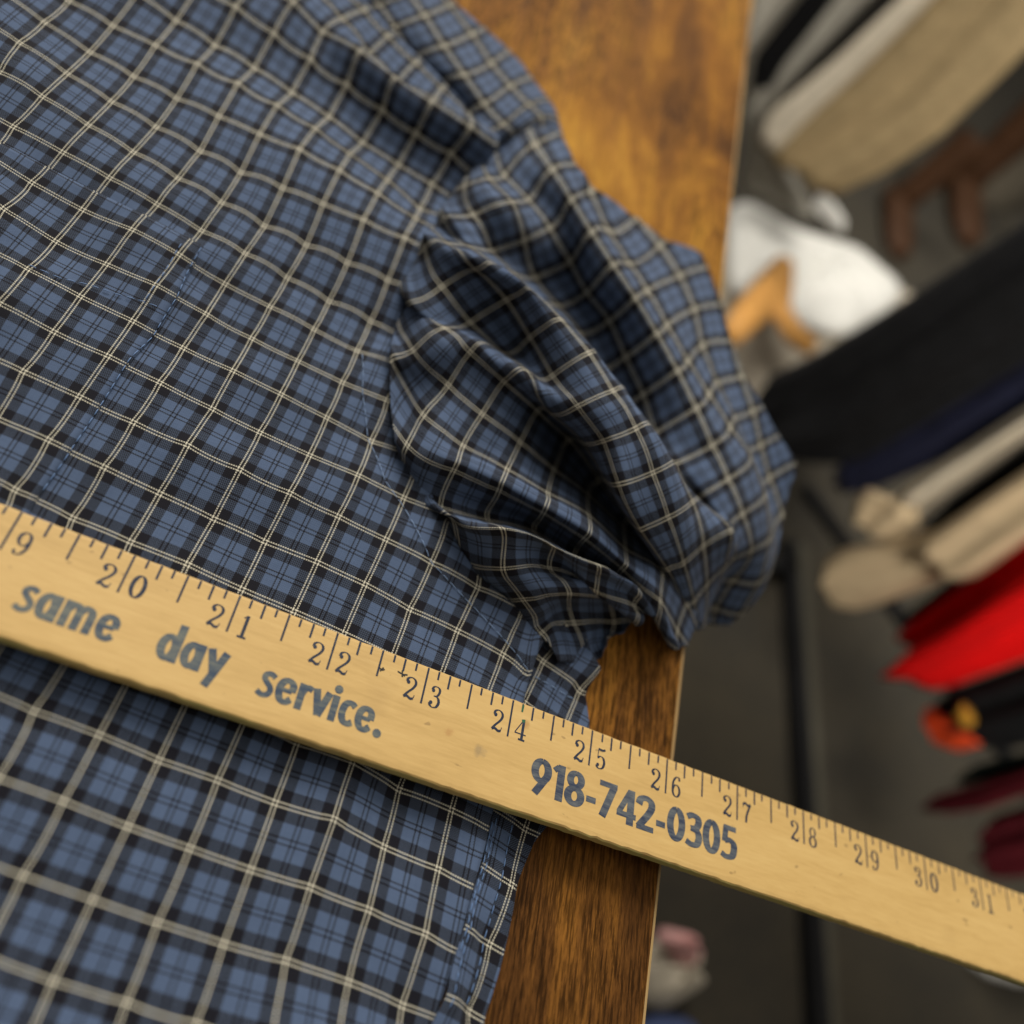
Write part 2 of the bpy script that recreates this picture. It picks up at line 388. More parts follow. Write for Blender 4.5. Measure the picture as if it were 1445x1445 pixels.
BODY += [(-2, 6, -3, 1098), (-1, 8, -22, 1345), (-2, 7, -62, 1200), (-3, 5, -43, 968), (0, 9, 18, 1500), (1, 9, 125, 1548), (2, 9, 232, 1590), (-2, 8, -130, 1305), (3, 8, 385, 1475), (4, 8, 478, 1500), (5, 8, 550, 1525)]
SLEEVE = (  # (p, q, x, y): p counts the cross lines from the shoulder to the cuff, q the lengthwise lines
 tl(540,240,260,[(0,1,515,590),(0,2,690,600),(1,0,475,895),(1,1,730,770),(1,2,920,765),(2,0,690,1190),(2,1,965,1005),(2,2,1165,945),(3,1,1155,1310),(3,2,1395,1175),
  (-1,2,485,410),(-1,3,735,350),(-1,4,1010,240),(0,4,1095,560),(1,4,1210,845),(2,4,1380,1060),(1,-1,200,1125),(2,-1.05,500,1245)]) +
 tl(540,440,260,[(4,1,1325,510),(2,-2,240,350),(3,-1,680,320),(3,-2,525,560),(3,-3,330,835),(3,-4,200,1085),(4,0,1130,465),(4,-1,945,550),(4,-2,775,805),(4,-3,640,1045),(4,-4,560,1230),
  (5,0,1310,790),(5,-1,1220,775),(5,-2,1060,1025),(5,-3,965,1225),(5,-4,915,1390),(6,-2,1340,1240),(3,-.45,800,235)]) +
 tl(760,440,260,[(4,2,395,325),(5,1,315,740),(5,2,575,640),(6,1,520,1010),(6,2,765,925),(6,3,895,870),(7,1,645,1360),(7,2,885,1265),(7,3,1080,1170),(6,-1,255,1000),(6,-3,65,1420),(7,-2,390,1430),
  (3,5,555,70),(4,5,685,360),(5,5,825,650),(4,6,930,185),(5,6,1090,470),(6,6,1235,765),(7,6,1345,1055),(4,2.3,450,290),(5,2.45,690,575)]) +
 tl(880,620,260,[(8,2,340,610),(8,3,545,490),(8,6,785,330),(9,2,465,955),(9,3,615,835),(9,3.8,830,720),(9,6,905,610),(10,6,1010,890),(10,2,555,1290),(10,3,655,1160),(11,6,840,1110),(12,6,720,1330),(11,6.7,1010,1145),
  (12,6.7,850,1380),(8,6.5,1010,200),(9,6.55,1090,500),(8,1.2,170,680),(9,1.4,380,985),(8,7.3,990,100)]) +
 tl(760,200,260,[(-1,6,80,230),(0,6,240,470),(1,6,400,720),(2,6,575,975),(3,6,760,1240),(0,5,115,690),(1,5,250,940),(2,5,385,1195),(-1,6.35,160,155),(0,6.35,320,400),(1,6.35,490,655),(2,6.35,660,930),(3,6.35,800,1190),
  (1,8,770,620),(2,8,960,810),(3,8,1130,1050),(4,8,1245,1310),(3,7.2,870,1130),(2,7.3,770,985),(1,7.25,610,790)]) +
 tl(900,400,260,[(4,7.3,260,290),(5,7.3,440,540),(6,7.3,610,790),(7,7.3,770,1040),(4,6.35,210,360),(5,6.35,380,650),(6,6.4,550,910),(7,6.5,730,1180),(5,8,500,470),(7,9,905,1010),(8,9,960,1280)]) +
 tl(600,120,260,[(-2,6,800,475),(-2,5,600,715),(-1,5,830,910)]) +
 tl(600,660,260,[(5,-4,585,165),(6,-4,935,340),(7,-4,1265,550),(6,-3,950,200),(7,-3,1285,370),(6,-5,850,490),(4,-6,240,415),(5,-6.15,645,510),(5,-7,610,780),(5,-8,770,1010),(6,-6.3,1015,655),(6,-7,985,790),(6,-8,1140,975),(5,-6,600,480),
  (7,-6.3,1355,815),(7,-7,1345,945)]) +
 tl(740,780,260,[(8,-4,775,120),(9,-4,1040,360),(10,-4,1190,610),(9,-3,1070,130),(10,-3,1285,390),(8,-3,800,-20),(9,-5,1080,600),(7,-6.3,600,160),(8,-6.3,875,290),(8,-7,870,440),(7,-8,675,370),
  (5.2,-9,210,545),(6,-9,400,575),(7,-9,765,570),(6,-10,470,880),(7,-9.6,625,660)]))

SLEEVE += [(-2, 6.5, 790, 186), (-1, 6.6, 811, 238), (0, 7.1, 836, 268), (.5, 7.6, 862, 285), (1.5, 8.1, 922, 325), (2.05, 8.2, 941, 335), (2.6, 8.95, 995.7, 358.3), (3, 8.95, 1003, 374.5),
           (4, 8.92, 1018, 429), (5, 8.95, 1034, 481), (6, 9.1, 1053, 529.6), (7, 9.35, 1077.3, 573), (8, 9.65, 1100.6, 614), (9, 9.9, 1125, 651), (9, 9, 1085, 674)]

SEAM = [  # (x, y, body u, body v, sleeve p, sleeve q)
 (658,246,.75,-11,-2.55,3),(633,279,.5,-10,-1.75,2.6),(619.2,312,.5,-9,-1,1.85),(596,348,.48,-7,0,-.05),(576,404.6,.5,-6,1,-1.25),(560,469,.6,-5,1.5,-2.05),(557.5,511.6,.85,-4,2.15,-3.0),
 (558,575.8,1.22,-3,2.5,-3.6),(565,655.7,1.75,-2,3,-4.6),(623.5,722.6,2.8,-1,3.75,-6.05),(645,762.6,3.4,-.5,4,-6.65),(670,802,4,-.22,4.35,-7.05),(723,850,4.72,0,4.75,-8.05),(764,896,5.6,.4,5,-8.95)]

YOKE = (tl(480,0,260,[(0,0,420,215),(0,1,645,120),(1,1,805,385),(1,2,1040,260),(2,1,960,610),(2,2,1180,510),(3,1,1120,840),(3,2,1330,670),(4,1,1265,1000),(1,.4,640,430),(2,.4,810,630),(3,.55,1020,870),(0,1.8,830,40)])
  + tl(600,120,260,[(4,2,820,150),(5,1,690,400),(5,2,920,235)]))

SIDE = [(0, 0, 740.8, 1170.8), (0, 1, 722, 1247.6), (0, 2, 690, 1332), (0, 3, 659.8, 1426), (-.68, 0, 698, 1141.7), (-.68, 1, 680.6, 1220.6), (-.7, 2, 656, 1308), (-.7, 3, 630, 1406.6),
        (0, -3, 815.6, 977), (-1, -3, 766, 933), (0, -3.45, 846, 944)]
SIDE_Z = [(a, b, z) for a in (-1, 1) for b, z in ((-4, -8), (-3, -9), (-1, -9), (1, -9.5), (4, -9.6))]
YOKE_Z = [(r, c, z) for r, row in {-2: (6, 6, 2, -6), 0: (8, 7, 2, -7), 1: (9, 8, 2, -7), 2: (8, 8, 2, -7), 3: (8, 8, 3, -6), 4: (4, 7, 4, -6), 5: (0, 2, 3, -6)}.items() for c, z in zip((0, 1, 2, 3), row)]

# parts of the sleeve that sink behind a fold: (p, q, x, y, z in mm)
HIDE = [(1, 3, 722, 383, 10), (2, 3, 764, 426, 9), (3, 3, 806, 462, 13), (4, 3, 842, 508, 14), (5, 3, 878, 556, 14), (6, 3.5, 918, 604, 12), (0, 3, 695, 352, 10),
        (3, 4, 821, 469, -8), (4, 4, 842, 523, -8), (5, 4, 868, 575, -8), (6, 4, 896, 624, -3), (7, 4, 932, 664, 11),
        (3, 0, 711, 499, 2),
        (4, -5, 618, 713, -5), (5, -5, 686, 733, -6), (6, -5, 753, 748, -7), (7, -5, 812, 786, -6), (8, -5, 868, 812, -3),
        (5.3, -8.6, 776, 868, -7), (6, -8.7, 803, 860, -8), (7, -8.6, 862, 858, -6)]
for p_, (x_, y_) in enumerate([(817.6, 272), (848, 318), (878.8, 367.3), (904, 414), (937.8, 464.8), (968.4, 517), (999, 563.7), (1031.3, 612.3)]):
    HIDE.append((p_, 6.8, x_ - 5, y_ + 4, 1.5))
for p_, (x_, y_) in zip((5, 6, 7), ((979, 497), (1009.8, 540), (1038.5, 587))):
    HIDE.append((p_, 7.8, x_ - 3, y_ + 4, -7))

YOKE += [(0, 2.3, 640, 4), (.5, 2.4, 660, 20), (1, 2.55, 687, 40), (2, 2.8, 719, 70), (2.6, 2.8, 740, 90), (3.2, 2.8, 758, 120), (4, 2.8, 777, 140), (4.6, 2.8, 786, 158), (5.2, 2.8, 789, 176), (5.7, 2.8, 794, 192), (6.3, 2.8, 800, 215), (6.3, 1, 722, 208), (-1, 2.1, 607, -28), (-1, 1, 575, -8)]

BODY_Z = [(u, v, z) for u in (-11, -8, -5, -2, 0, 3, 6) for v, z in ((9, -9), (5, -9), (3, -7), (1, -6), (-1, -3), (-4, -1))]
BODY_Z += [(u, v, z) for u in (-4, -2, 0, 2) for v, z in ((-8, 6), (-9, 2), (-10, -5), (-11.2, 2), (-12.3, 13), (-14, 4))]
BODY_Z += [(u, v, z) for u in (-11, -7) for v, z in ((-8, 3), (-10, 2), (-12.3, 12), (-14, 6))]
SLEEVE_Z = []
for p, row in {
 -2: {3: 8, 4: 8, 5: -2, 6: 4, 7: 0, 0: 12, -4: 8},
 -1: {2: 10, 3: 12, 4: 14, 5: 0, 6: 8, 7: 8, 8: -6},
 0: {0: 8, 1: 12, 2: 14, 3: 6, 4: 5, 5: 2, 6: 8, 7: 8, 8: -6},
 1: {-1: 2, 0: 8, 1: 16, 2: 20, 3: 10, 4: 4, 5: 0, 6: 8, 7: 8, 8: -6},
 2: {-3: 2, -2: 8, -1: 12, 0: 4, 1: 14, 2: 22, 3: 14, 4: 4, 5: 2, 6: 9, 7: 9, 8: -4, 9: -6},
 3: {-4: 2, -3: 4, -2: 7, -1: 10, 0: 8, 1: 14, 2: 24, 3: 16, 4: 4, 5: 3, 6: 10, 7: 10, 8: -3, 9: -6},
 4: {-6: 0, -5: -4, -4: 6, -3: 6, -2: 5, -1: 8, 0: 15, 1: 16, 2: 25, 3: 20, 4: 6, 5: 4, 6: 11, 7: 10, 8: -2, 9: -6},
 5: {-8: 2, -7: 4, -6: 8, -5: -4, -4: 8, -3: 8, -2: 4, -1: 2, 0: 12, 1: 20, 2: 25, 3: 22, 4: 8, 5: 6, 6: 11, 7: 10, 8: -2, 9: -6},
 6: {-10: -9, -9: -7, -8: 4, -7: 4, -6: 10, -5: -4, -4: 9, -3: 9, -2: 4, -1: 0, 0: 8, 1: 20, 2: 24, 3: 22, 4: 12, 5: 8, 6: 11, 7: 9, 8: -3, 9: -7},
 7: {-10: -9, -9: -8, -8: 3, -7: 5, -6: 8, -5: -2, -4: 10, -3: 10, -2: 2, -1: 0, 0: 10, 1: 18, 2: 22, 3: 22, 4: 16, 5: 10, 6: 11, 7: 8, 8: -4, 9: -8},
 8: {-7: 1, -6: 4, -5: 0, -4: 8, -3: 8, -2: 0, -1: 0, 0: 8, 1: 14, 2: 18, 3: 18, 4: 14, 5: 9, 6: 8, 7: 4, 8: -6, 9: -12},
 9: {-6: -2, -5: -2, -4: 4, -3: 4, -2: -2, 0: 4, 1: 8, 2: 10, 3: 10, 4: 8, 5: 4, 6: 2, 7: -2, 8: -9, 9: -16},
 10: {-5: -8, -4: -4, -3: -4, 0: -4, 1: -5, 2: -5, 3: -6, 4: -6, 6: -8, 7: -10, 8: -16, 9: -20},
 11: {-4: -14, 0: -16, 2: -20, 3: -20, 6: -22, 8: -26},
 12: {-4: -28, 0: -30, 3: -34, 6: -36, 8: -38}}.items():
    SLEEVE_Z += [(p, q, z) for q, z in row.items()]


SLEEVE_Z = [(p, q, z * (1.2 if 0 <= q < 4 else 1.6) + 4 if (p < 9.5 and -8 < q < 7) else z) for p, q, z in SLEEVE_Z if not (q in (4, 5, 6) and 1 <= p <= 8) and not (-5 < q < 0 and 2 <= p <= 8)]
for p in range(0, 8):   # hollow, rise and ridges along the top of the sleeve
    SLEEVE_Z += [(p, 6.35, 25), (p, 6.85, 1), (p, 7.25, 12), (p, 7.9, -8)]
    if p: SLEEVE_Z += [(p, 4, {6: -4, 7: 10}.get(p, -9)), (p, 5, {7: 10}.get(p, 4)), (p, 6, 19 if p < 7 else 15)]
for p, row in {2: (7, 7, 8, 16), 3: (5, 6, 8, 15), 4: (6, 6, 9, 15), 5: (9, 8, 8, 10)}.items():
    SLEEVE_Z += [(p, q, z) for q, z in zip((-4, -3, -2, -1), row)]
SLEEVE_Z += [(2, -1.3, 17), (3, -.5, 20), (4, -.1, 25)]
for p, row in {6: (13, 14, 10, 1, -6), 7: (14, 15, 11, 0, -7), 8: (11, 12, 9, 0, -4)}.items():
    SLEEVE_Z += [(p, q, z) for q, z in zip((-4, -3.5, -3, -2, -1), row)]
SLEEVE_Z += [(8, 4, 4), (8, 5, 8), (8, 6, 14), (5, -9, -6), (5, -10, -8), (6, -10.4, -9), (7, -10, -9), (8, -9, -6)]
SLEEVE_Z += [(p, 8.9, -9) for p in (2.6, 3, 4, 5, 6, 7)] + [(8, 9.6, -10), (9, 9.9, -10)]
SLEEVE_Z += [(p, q, z) for p in (5, 6, 7) for q, z in ((-5, -7), (-6.2, 11.5), (-7, 2.2), (-8.1, 8), (-8.7, -8))]

LU, LV = .0141, .0152   # size of one check: between warp lines, between weft lines

def body_floor(X):
    z = X[..., 2]
    np.maximum(z, TABLE + .0014, out=z)
    y = X[..., 1]
    under = (y < .001) & (y > -.0296)      # the yardstick lies on it
    z[under] = np.minimum(z[under], -.0044)

def table_edge(y): return .0610 + .057 * y

def sleeve_floor(X):
    z = X[..., 2]
    over = X[..., 0] < table_edge(X[..., 1])
    z[over] = np.maximum(z[over], TABLE + .0012)

def flat_floor(X):
    z = X[..., 2]
    np.maximum(z, TABLE + .0008, out=z)
    y = X[..., 1]
    under = (y < .001) & (y > -.0296)
    z[under] = np.minimum(z[under], -.0046)

class Finder:
    """Check coordinates of the point of a cloth that a line of sight meets."""
    def __init__(self, cloth, a0, a1, b0, b1):
        A, B = np.meshgrid(np.arange(a0, a1, 1 / 12), np.arange(b0, b1, 1 / 12), indexing='ij')
        self.c = cloth; self.q = np.stack([A.ravel(), B.ravel()], 1)
        x, y = project(cloth.at(A.ravel(), B.ravel())); self.p = np.stack([x, y], 1)
    def __call__(self, x, y):
        k = ((self.p - (x, y)) ** 2).sum(1).argmin(); q = self.q[k].copy()
        for _ in range(4):
            h = .03
            Q = np.array([q, q + (h, 0), q + (0, h)]); X = np.stack(project(self.c.at(Q[:, 0], Q[:, 1])), 1)
            J = np.stack([(X[1] - X[0]) / h, (X[2] - X[0]) / h], 1)
            q = q + np.clip(np.linalg.lstsq(J, np.array([x, y]) - X[0], rcond=None)[0], -.15, .15)
        return q

body = Cloth(BODY, BODY_Z, -12, 7, -15, 9.5, LU, LV, body_floor, iters=400, bend=.11, stretch=.25, hold=.002)
PINS = [(s[4], s[5], *(body.at(s[2], s[3]) - np.array([0, 0, .0005]))) for s in SEAM]
HIDE += [(s[4], s[5], s[0], s[1], 1000 * float(body.at(s[2], s[3])[2]) - .4) for s in SEAM]
sleeve = Cloth(SLEEVE, SLEEVE_Z, -3, 13, -11, 10, LV, LU, sleeve_floor, pins=PINS, hide=HIDE, iters=160, bend=.03, stretch=.06, hold=.06, reg=.008, grip=.04)
fb = Finder(body, -11.5, 6.5, -15, 9)
YPINS = []
for r_, c_, x_, y_ in [(r, c, 480 + x * .17993, y * .17993) for r, c, x, y in ((-1, 0, 300, 20), (0, 0, 420, 215), (1, .36, 620, 435), (2, .36, 800, 630), (3, .5, 1005, 872))]:
    YPINS.append((r_, c_, *(body.at(*fb(x_, y_)) + np.array([0, 0, -.0012]))))
yoke = Cloth(YOKE, [t for t in YOKE_Z if not (t[1] == 0 and t[0] < 4)] + [(p[0], p[1], p[4] * 1000) for p in YPINS], -3, 7, -1, 4, LV * .95, LU * .95, flat_floor, iters=120, bend=.05, stretch=.05, hold=.06, reg=.008, grip=.04, zreg=.005)
side = Cloth(SIDE, SIDE_Z, -2.5, 1, -4.5, 5, LU, LV, flat_floor, iters=300, bend=.05)

def interp(tab, x):
    t = sorted(tab)
    return np.interp(x, [a for a, b in t], [b for a, b in t])

def panel(name, cloth, A, B, uv, parent, lift=0.0, thick=.0004):
    """A, B: 2-D arrays of check coordinates -> a cloth mesh."""
    P = cloth.at(A, B)
    du = np.gradient(P, axis=0); dv = np.gradient(P, axis=1)
    nrm = np.cross(du, dv); nrm /= np.linalg.norm(nrm, axis=-1, keepdims=True) + 1e-12
    nrm *= np.sign(nrm[..., 2:3].mean())
    P = P + nrm * lift
    na, nb = A.shape
    I = np.arange(na * nb).reshape(na, nb)
    F = np.stack([I[:-1, :-1], I[1:, :-1], I[1:, 1:], I[:-1, 1:]], -1).reshape(-1, 4)
    if np.cross(du, dv)[..., 2].mean() < 0: F = F[:, ::-1]
    o = mesh(name, P.reshape(-1, 3), F, PLAID, parent, uv(A, B).reshape(-1, 2))
    md = o.modifiers.new('thickness', 'SOLIDIFY'); md.thickness = thick; md.offset = -1
    return o

shirt = thing('shirt', 'blue plaid cotton shirt with cream lines spread on the table beneath the yardstick', 'shirt', (0, 0.05, TABLE))

# front of the shirt
EDGE_U = [(-15, .1), (-14.3, .3), (-13, .6), (-12, .75), (-11, .75), (-10, .5), (-7, .48), (-6, .5), (-5, .6), (-4, .85), (-3, 1.22), (-2, 1.75), (-1, 2.8), (-.5, 3.4),
          (-.22, 4), (0, 4.72), (.4, 5.6), (.55, 5.88), (1, 5.62), (1.6, 5.75), (4, 5.78), (5, 5.68), (6, 5.6), (7, 5.55), (10, 5.5)]
vs = np.unique(np.round(np.concatenate([np.arange(-14.45, 9.4, 1 / 8), np.arange(-1.4, .8, 1 / 40)]), 4))
s = np.linspace(0, 1, 170) ** .9
ur = interp(EDGE_U, vs)
A = -11.8 + (ur[None] + 11.8) * s[:, None]; B = np.repeat(vs[None], len(s), 0)
panel('front_panel', body, A, B, lambda a, b: np.stack([a, b], -1), shirt)

# sleeve
P0 = [(-10.2, 5.4), (-9, 5), (-8.05, 4.75), (-7.05, 4.35), (-6.65, 4), (-6.05, 3.75), (-5, 3.2), (-4, 2.75), (-3, 2.15), (-2.05, 1.5), (-1.25, 1), (-.05, 0), (1, -.55), (1.85, -1), (2.6, -1.75), (3, -2.6), (4, -2.9),
      (5, -3), (6, -2.9), (6.5, -2.0), (6.6, -1), (7.1, 0), (7.6, .5), (8, 1.05), (8.2, 2.05), (8.9, 2.6), (8.96, 5), (9.1, 6), (9.35, 7), (9.65, 8), (9.9, 9.0)]
P1 = [(-10.2, 6.4), (-10, 6.6), (-9, 7.6), (-8, 8), (-7, 8.3), (-6, 8.8), (-5, 9.6), (-4, 10.5), (-3, 10.6), (-2, 10.4), (-1, 10.4), (0, 10.5), (1, 10.6), (2, 10.9), (3, 11.3), (4, 11.8), (5, 12.2), (6, 12.5), (6.7, 12.4), (7.2, 11.8), (8, 11), (9, 10.1), (9.9, 9.15)]
qs = np.unique(np.round(np.concatenate([np.arange(-9.95, 9.901, 1 / 10), np.arange(6.4, 9.9, 1 / 30)]), 4))
t = np.linspace(0, 1, 130)
p0, p1 = interp(P0, qs) - np.where(qs < 2.6, .14, 0.0), interp(P1, qs)
A = p0[None] + (p1 - p0)[None] * t[:, None]; B = np.repeat(qs[None], len(t), 0)
panel('sleeve', sleeve, A, B, lambda a, b: np.stack([b, a], -1), shirt)

# shoulder yoke
rs = np.arange(-2.8, 6.5, 1 / 8); t = np.linspace(0, 1, 40)
c0 = interp([(-3, -.9), (0, -.5), (1, -.1), (2, -.1), (3, .1), (4, .2), (5, .2), (6, .2)], rs)
c1 = interp([(-3, 2.0), (-1, 2.1), (0, 2.3), (.5, 2.4), (1, 2.55), (2, 2.8), (6.5, 2.8)], rs)
B = c0[None] + (c1 - c0)[None] * t[:, None]; A = np.repeat(rs[None], len(t), 0)
panel('yoke', yoke, A, B, lambda a, b: np.stack([b, a], -1), shirt)

# strip of the back panel that shows beside the front
ks = np.arange(-4.1, 4.8, 1 / 8); t = np.linspace(0, 1, 30)
c0 = np.full(len(ks), -1.15); c0[ks > -.9] = -.9
c0 = interp([(-4, -1.9), (-2.2, -1.7), (-.9, -1.3), (-.6, -.8), (0, -.7), (1, -.69), (5, -.72)], ks)
c1 = interp([(-4.1, -.6), (-3.7, -.25), (-3.5, .02), (-3, .14), (-2.4, .5), (-.5, .45), (-.2, .38), (.1, .25), (1, .12), (2, .28), (5, .35)], ks)
A = c0[None] + (c1 - c0)[None] * t[:, None]; B = np.repeat(ks[None], len(t), 0)
panel('side_panel', side, A, B, lambda a, b: np.stack([a, b], -1), shirt)
fs = Finder(side, -1.3, .8, -3.8, 4.8)

# chest pocket, a second layer on the front
qt = np.array([fb(x, y) for x, y in [(3, 200), (66, 240), (138, 275), (207, 304), (284, 346)]])
qr = np.array([fb(x, y) for x, y in [(284, 346), (274, 374), (249, 422), (215, 478), (177, 520), (140, 577), (95, 645), (52, 706)]])
vt = np.polyfit(qt[:, 0], qt[:, 1], 1)
rr = np.linspace(0, 1, 70); ss = np.linspace(0, 1, 60)
vrow = qr[0, 1] + (2.6 - qr[0, 1]) * rr
ur = np.interp(vrow, qr[:, 1], qr[:, 0])
A = -11.7 + (ur[None] + 11.7) * ss[:, None]
B = np.repeat(vrow[None], len(ss), 0) + (np.polyval(vt, A) - qr[0, 1]) * (1 - rr[None]) ** 2
panel('pocket', body, A, B, lambda a, b: np.stack([a + .035, b + .012], -1), shirt, lift=.0004, thick=.0003)

# stitching: short tubes of thread lying on the cloth
def stitches(name, rows, material, width=.00012, lift=.0003, dash=.0021, gap=.0009):
    verts, faces = [], []
    for cloth, finder, pts in rows:
        q = np.array([finder(x, y) for x, y in pts])
        tt = np.linspace(0, 1, 400); kk = np.linspace(0, 1, len(q))
        qq = np.stack([np.interp(tt, kk, q[:, 0]), np.interp(tt, kk, q[:, 1])], 1)
        for _ in range(30): qq[1:-1] = .5 * qq[1:-1] + .25 * (qq[:-2] + qq[2:])
        P = cloth.at(qq[:, 0], qq[:, 1]) + np.array([0, 0, lift])
        d = np.concatenate([[0], np.cumsum(np.linalg.norm(np.diff(P, axis=0), axis=1))])
        pos = 0.0
        while pos + dash < d[-1]:
            L = dash * rng.uniform(.85, 1.1)
            x = pos + np.linspace(0, L, 5)
            C = np.stack([np.interp(x, d, P[:, i]) for i in range(3)], 1)
            dirv = C[-1] - C[0]; dirv /= np.linalg.norm(dirv)
            sd = np.cross(dirv, [0, 0, 1]); sd /= np.linalg.norm(sd); up = np.cross(sd, dirv)
            base = len(verts)
            for i, cc in enumerate(C):
                rise = (1 - (2 * i / 4 - 1) ** 2) * .00012 - .00008
                w = width * (1 if 0 < i < 4 else .5)
                for k in range(6):
                    an = k * math.pi / 3
                    verts.append(cc + up * rise + sd * math.cos(an) * w + up * math.sin(an) * w)
            for i in range(4):
                for k in range(6):
                    a = base + i * 6 + k; b = base + i * 6 + (k + 1) % 6
                    faces.append((a, b, b + 6, a + 6))
            pos += L + gap
    return mesh(name, verts, faces, material, shirt)

ARM = [(510, 500), (510.7, 556), (517, 610), (541.8, 678.5), (567, 713), (607, 794), (645, 834), (686, 877), (746, 948)]
stitches('armhole_stitching', [(body, fb, ARM)], THREAD_PALE, dash=.0026, gap=.0006, lift=.00045)
stitches('pocket_stitching', [(body, fb, [(255, 347), (240, 372), (222, 400), (201, 430)]), (body, fb, [(283, 352), (262, 390), (249, 422), (228, 455), (215, 478), (183, 508), (140, 577), (95, 645), (52, 706)]),
    (body, fb, [(40, 377), (85, 396), (125, 405), (170, 420), (200, 428), (232, 440)])], THREAD, lift=.0010, width=.00014)
stitches('hem_stitching', [(side, fs, [(700, 1155), (692, 1190), (676, 1253), (655, 1338), (625, 1440)]), (side, fs, [(694, 1160), (686, 1195), (670, 1258), (649, 1340)]),
    (side, fs, [(722, 1165), (711, 1220), (697, 1275), (680, 1340), (655, 1430)])], THREAD, lift=.00035, width=.00014)
stitches('cuff_stitching', [(side, fs, [(754, 955), (775, 967), (800, 983), (818, 989)])], THREAD_PALE, lift=.00035, width=.00014)

# ---------------------------------------------------------------- floor and table
def carpet():
    N_ = Nodes('dark_carpet'); c = N_.coord()
    f = N_.noise(c, 140, 3, .8); g = N_.noise(c, 5, 4)
    col = N_.ramp(N_.math('ADD', N_.math('MULTIPLY', f, .6), N_.math('MULTIPLY', g, .4)), [(.35, (.005, .004, .002)), (.65, (.030, .023, .011))])
    return N_.set(Base_Color=col, Roughness=.95)
fl = mesh('floor', [(-4, -4, FLOOR), (12, -4, FLOOR), (12, 14, FLOOR), (-4, 14, FLOOR)], [(0, 1, 2, 3)], carpet())
fl['kind'] = 'structure'

table = thing('table', 'wooden table with rustic brown laminate top under the plaid shirt', 'table', (-.3, .2, FLOOR))
ya, yb, xl, th = -.45, .95, -1.0, .026
def ex(y): return .0608 + .057 * y
bm = bmesh.new()
prof = [(0, -.0012, 0), (0, 0, -.0012)]
pts = [(xl, ya), (ex(ya) - .0012, ya), (ex(yb) - .0012, yb), (xl, yb)]
top = [bm.verts.new((x, y, TABLE)) for x, y in pts]
bot = [bm.verts.new((x, y, TABLE - th)) for x, y in pts]
bm.faces.new(top); bm.faces.new(bot[::-1])
for i in range(4): bm.faces.new((top[i], bot[i], bot[(i + 1) % 4], top[(i + 1) % 4]))
from_bm('table_top', bm, WOOD, table)
bm = bmesh.new()   # edge banding along the right side
ring = []
for y in np.linspace(ya, yb, 120):
    w = .0016 + .0003 * math.sin(y * 37) + rng.uniform(-.00015, .00015)
    x0 = ex(y) - .0012
    ring.append([bm.verts.new((x0, y, TABLE - .0001)), bm.verts.new((x0 + w * .7, y, TABLE - .0003)), bm.verts.new((x0 + w, y, TABLE - .0014)), bm.verts.new((x0 + w, y, TABLE - th)), bm.verts.new((x0, y, TABLE - th))])
for a, b in zip(ring[:-1], ring[1:]):
    for k in range(5): bm.faces.new((a[k], a[(k + 1) % 5], b[(k + 1) % 5], b[k]))
from_bm('edge_banding', bm, EDGE, table, smooth=False)
METAL = fabric('black_metal', (.006, .006, .0065), .1, .45)
def box(bm, lo, hi):
    v = [bm.verts.new((x, y, z)) for x in (lo[0], hi[0]) for y in (lo[1], hi[1]) for z in (lo[2], hi[2])]
    for f in ((0, 1, 3, 2), (4, 6, 7, 5), (0, 4, 5, 1), (2, 3, 7, 6), (0, 2, 6, 4), (1, 5, 7, 3)): bm.faces.new([v[i] for i in f])
for x, y in ((-.12, .85), (-.12, -.38), (-.94, .85), (-.94, -.38)):
    bm = bmesh.new(); box(bm, (x - .025, y - .025, FLOOR), (x + .025, y + .025, TABLE - th - .0002)); from_bm('leg', bm, METAL, table)

# ---------------------------------------------------------------- yardstick
IN = .0254
stick = thing('yardstick', 'pale wooden yardstick printed in dark blue lying across the plaid shirt', 'yardstick', (0, -.0143, -.0037))
bm = bmesh.new()
W, T = 1.125 * IN, .0037
xs = np.linspace((16 - 24) * IN, (36 - 24) * IN, 260)
rings = []
for x in xs:
    a, b, c_, d = rng.normal(0, .00005, 4)
    r = .00035
    prof = [(-.0001 + a, -r - .0004), (-r * .9 + a, -.00008), (-r * 3, 0), (-W + r * 4, 0), (-W + r * 1.2 + b * 2, -.00012), (-W + b * 2, -r * 1.5 + c_), (-W + b, -T + r), (-W + r, -T), (-r, -T), (0, -T + r)]
    rings.append([bm.verts.new((x, y, z)) for y, z in prof])
K = len(rings[0])
for a, b in zip(rings[:-1], rings[1:]):
    for k in range(K): bm.faces.new((a[k], b[k], b[(k + 1) % K], a[(k + 1) % K]))
bm.faces.new(rings[0]); bm.faces.new(rings[-1][::-1])
from_bm('stick', bm, STICK, stick)

# lettering, drawn with strokes (x right, y up; a glyph is one unit high)
def arc(cx, cy, rx, ry, a0, a1, n=26):
    t = np.radians(np.linspace(a0, a1, n)); return np.stack([cx + rx * np.cos(t), cy + ry * np.sin(t)], 1)
def spl(pts, n=10):
    P = np.array(pts, float); P = np.vstack([2 * P[0] - P[1], P, 2 * P[-1] - P[-2]]); out = []
    for i in range(1, len(P) - 2):
        for t in np.linspace(0, 1, n, endpoint=False):
            a, b, c, d = P[i - 1:i + 3]
            out.append(.5 * (2 * b + (c - a) * t + (2 * a - 5 * b + 4 * c - d) * t * t + (3 * b - a - 3 * c + d) * t ** 3))
    out.append(P[-2]); return np.array(out)
def L(*p): return np.array(p, float)
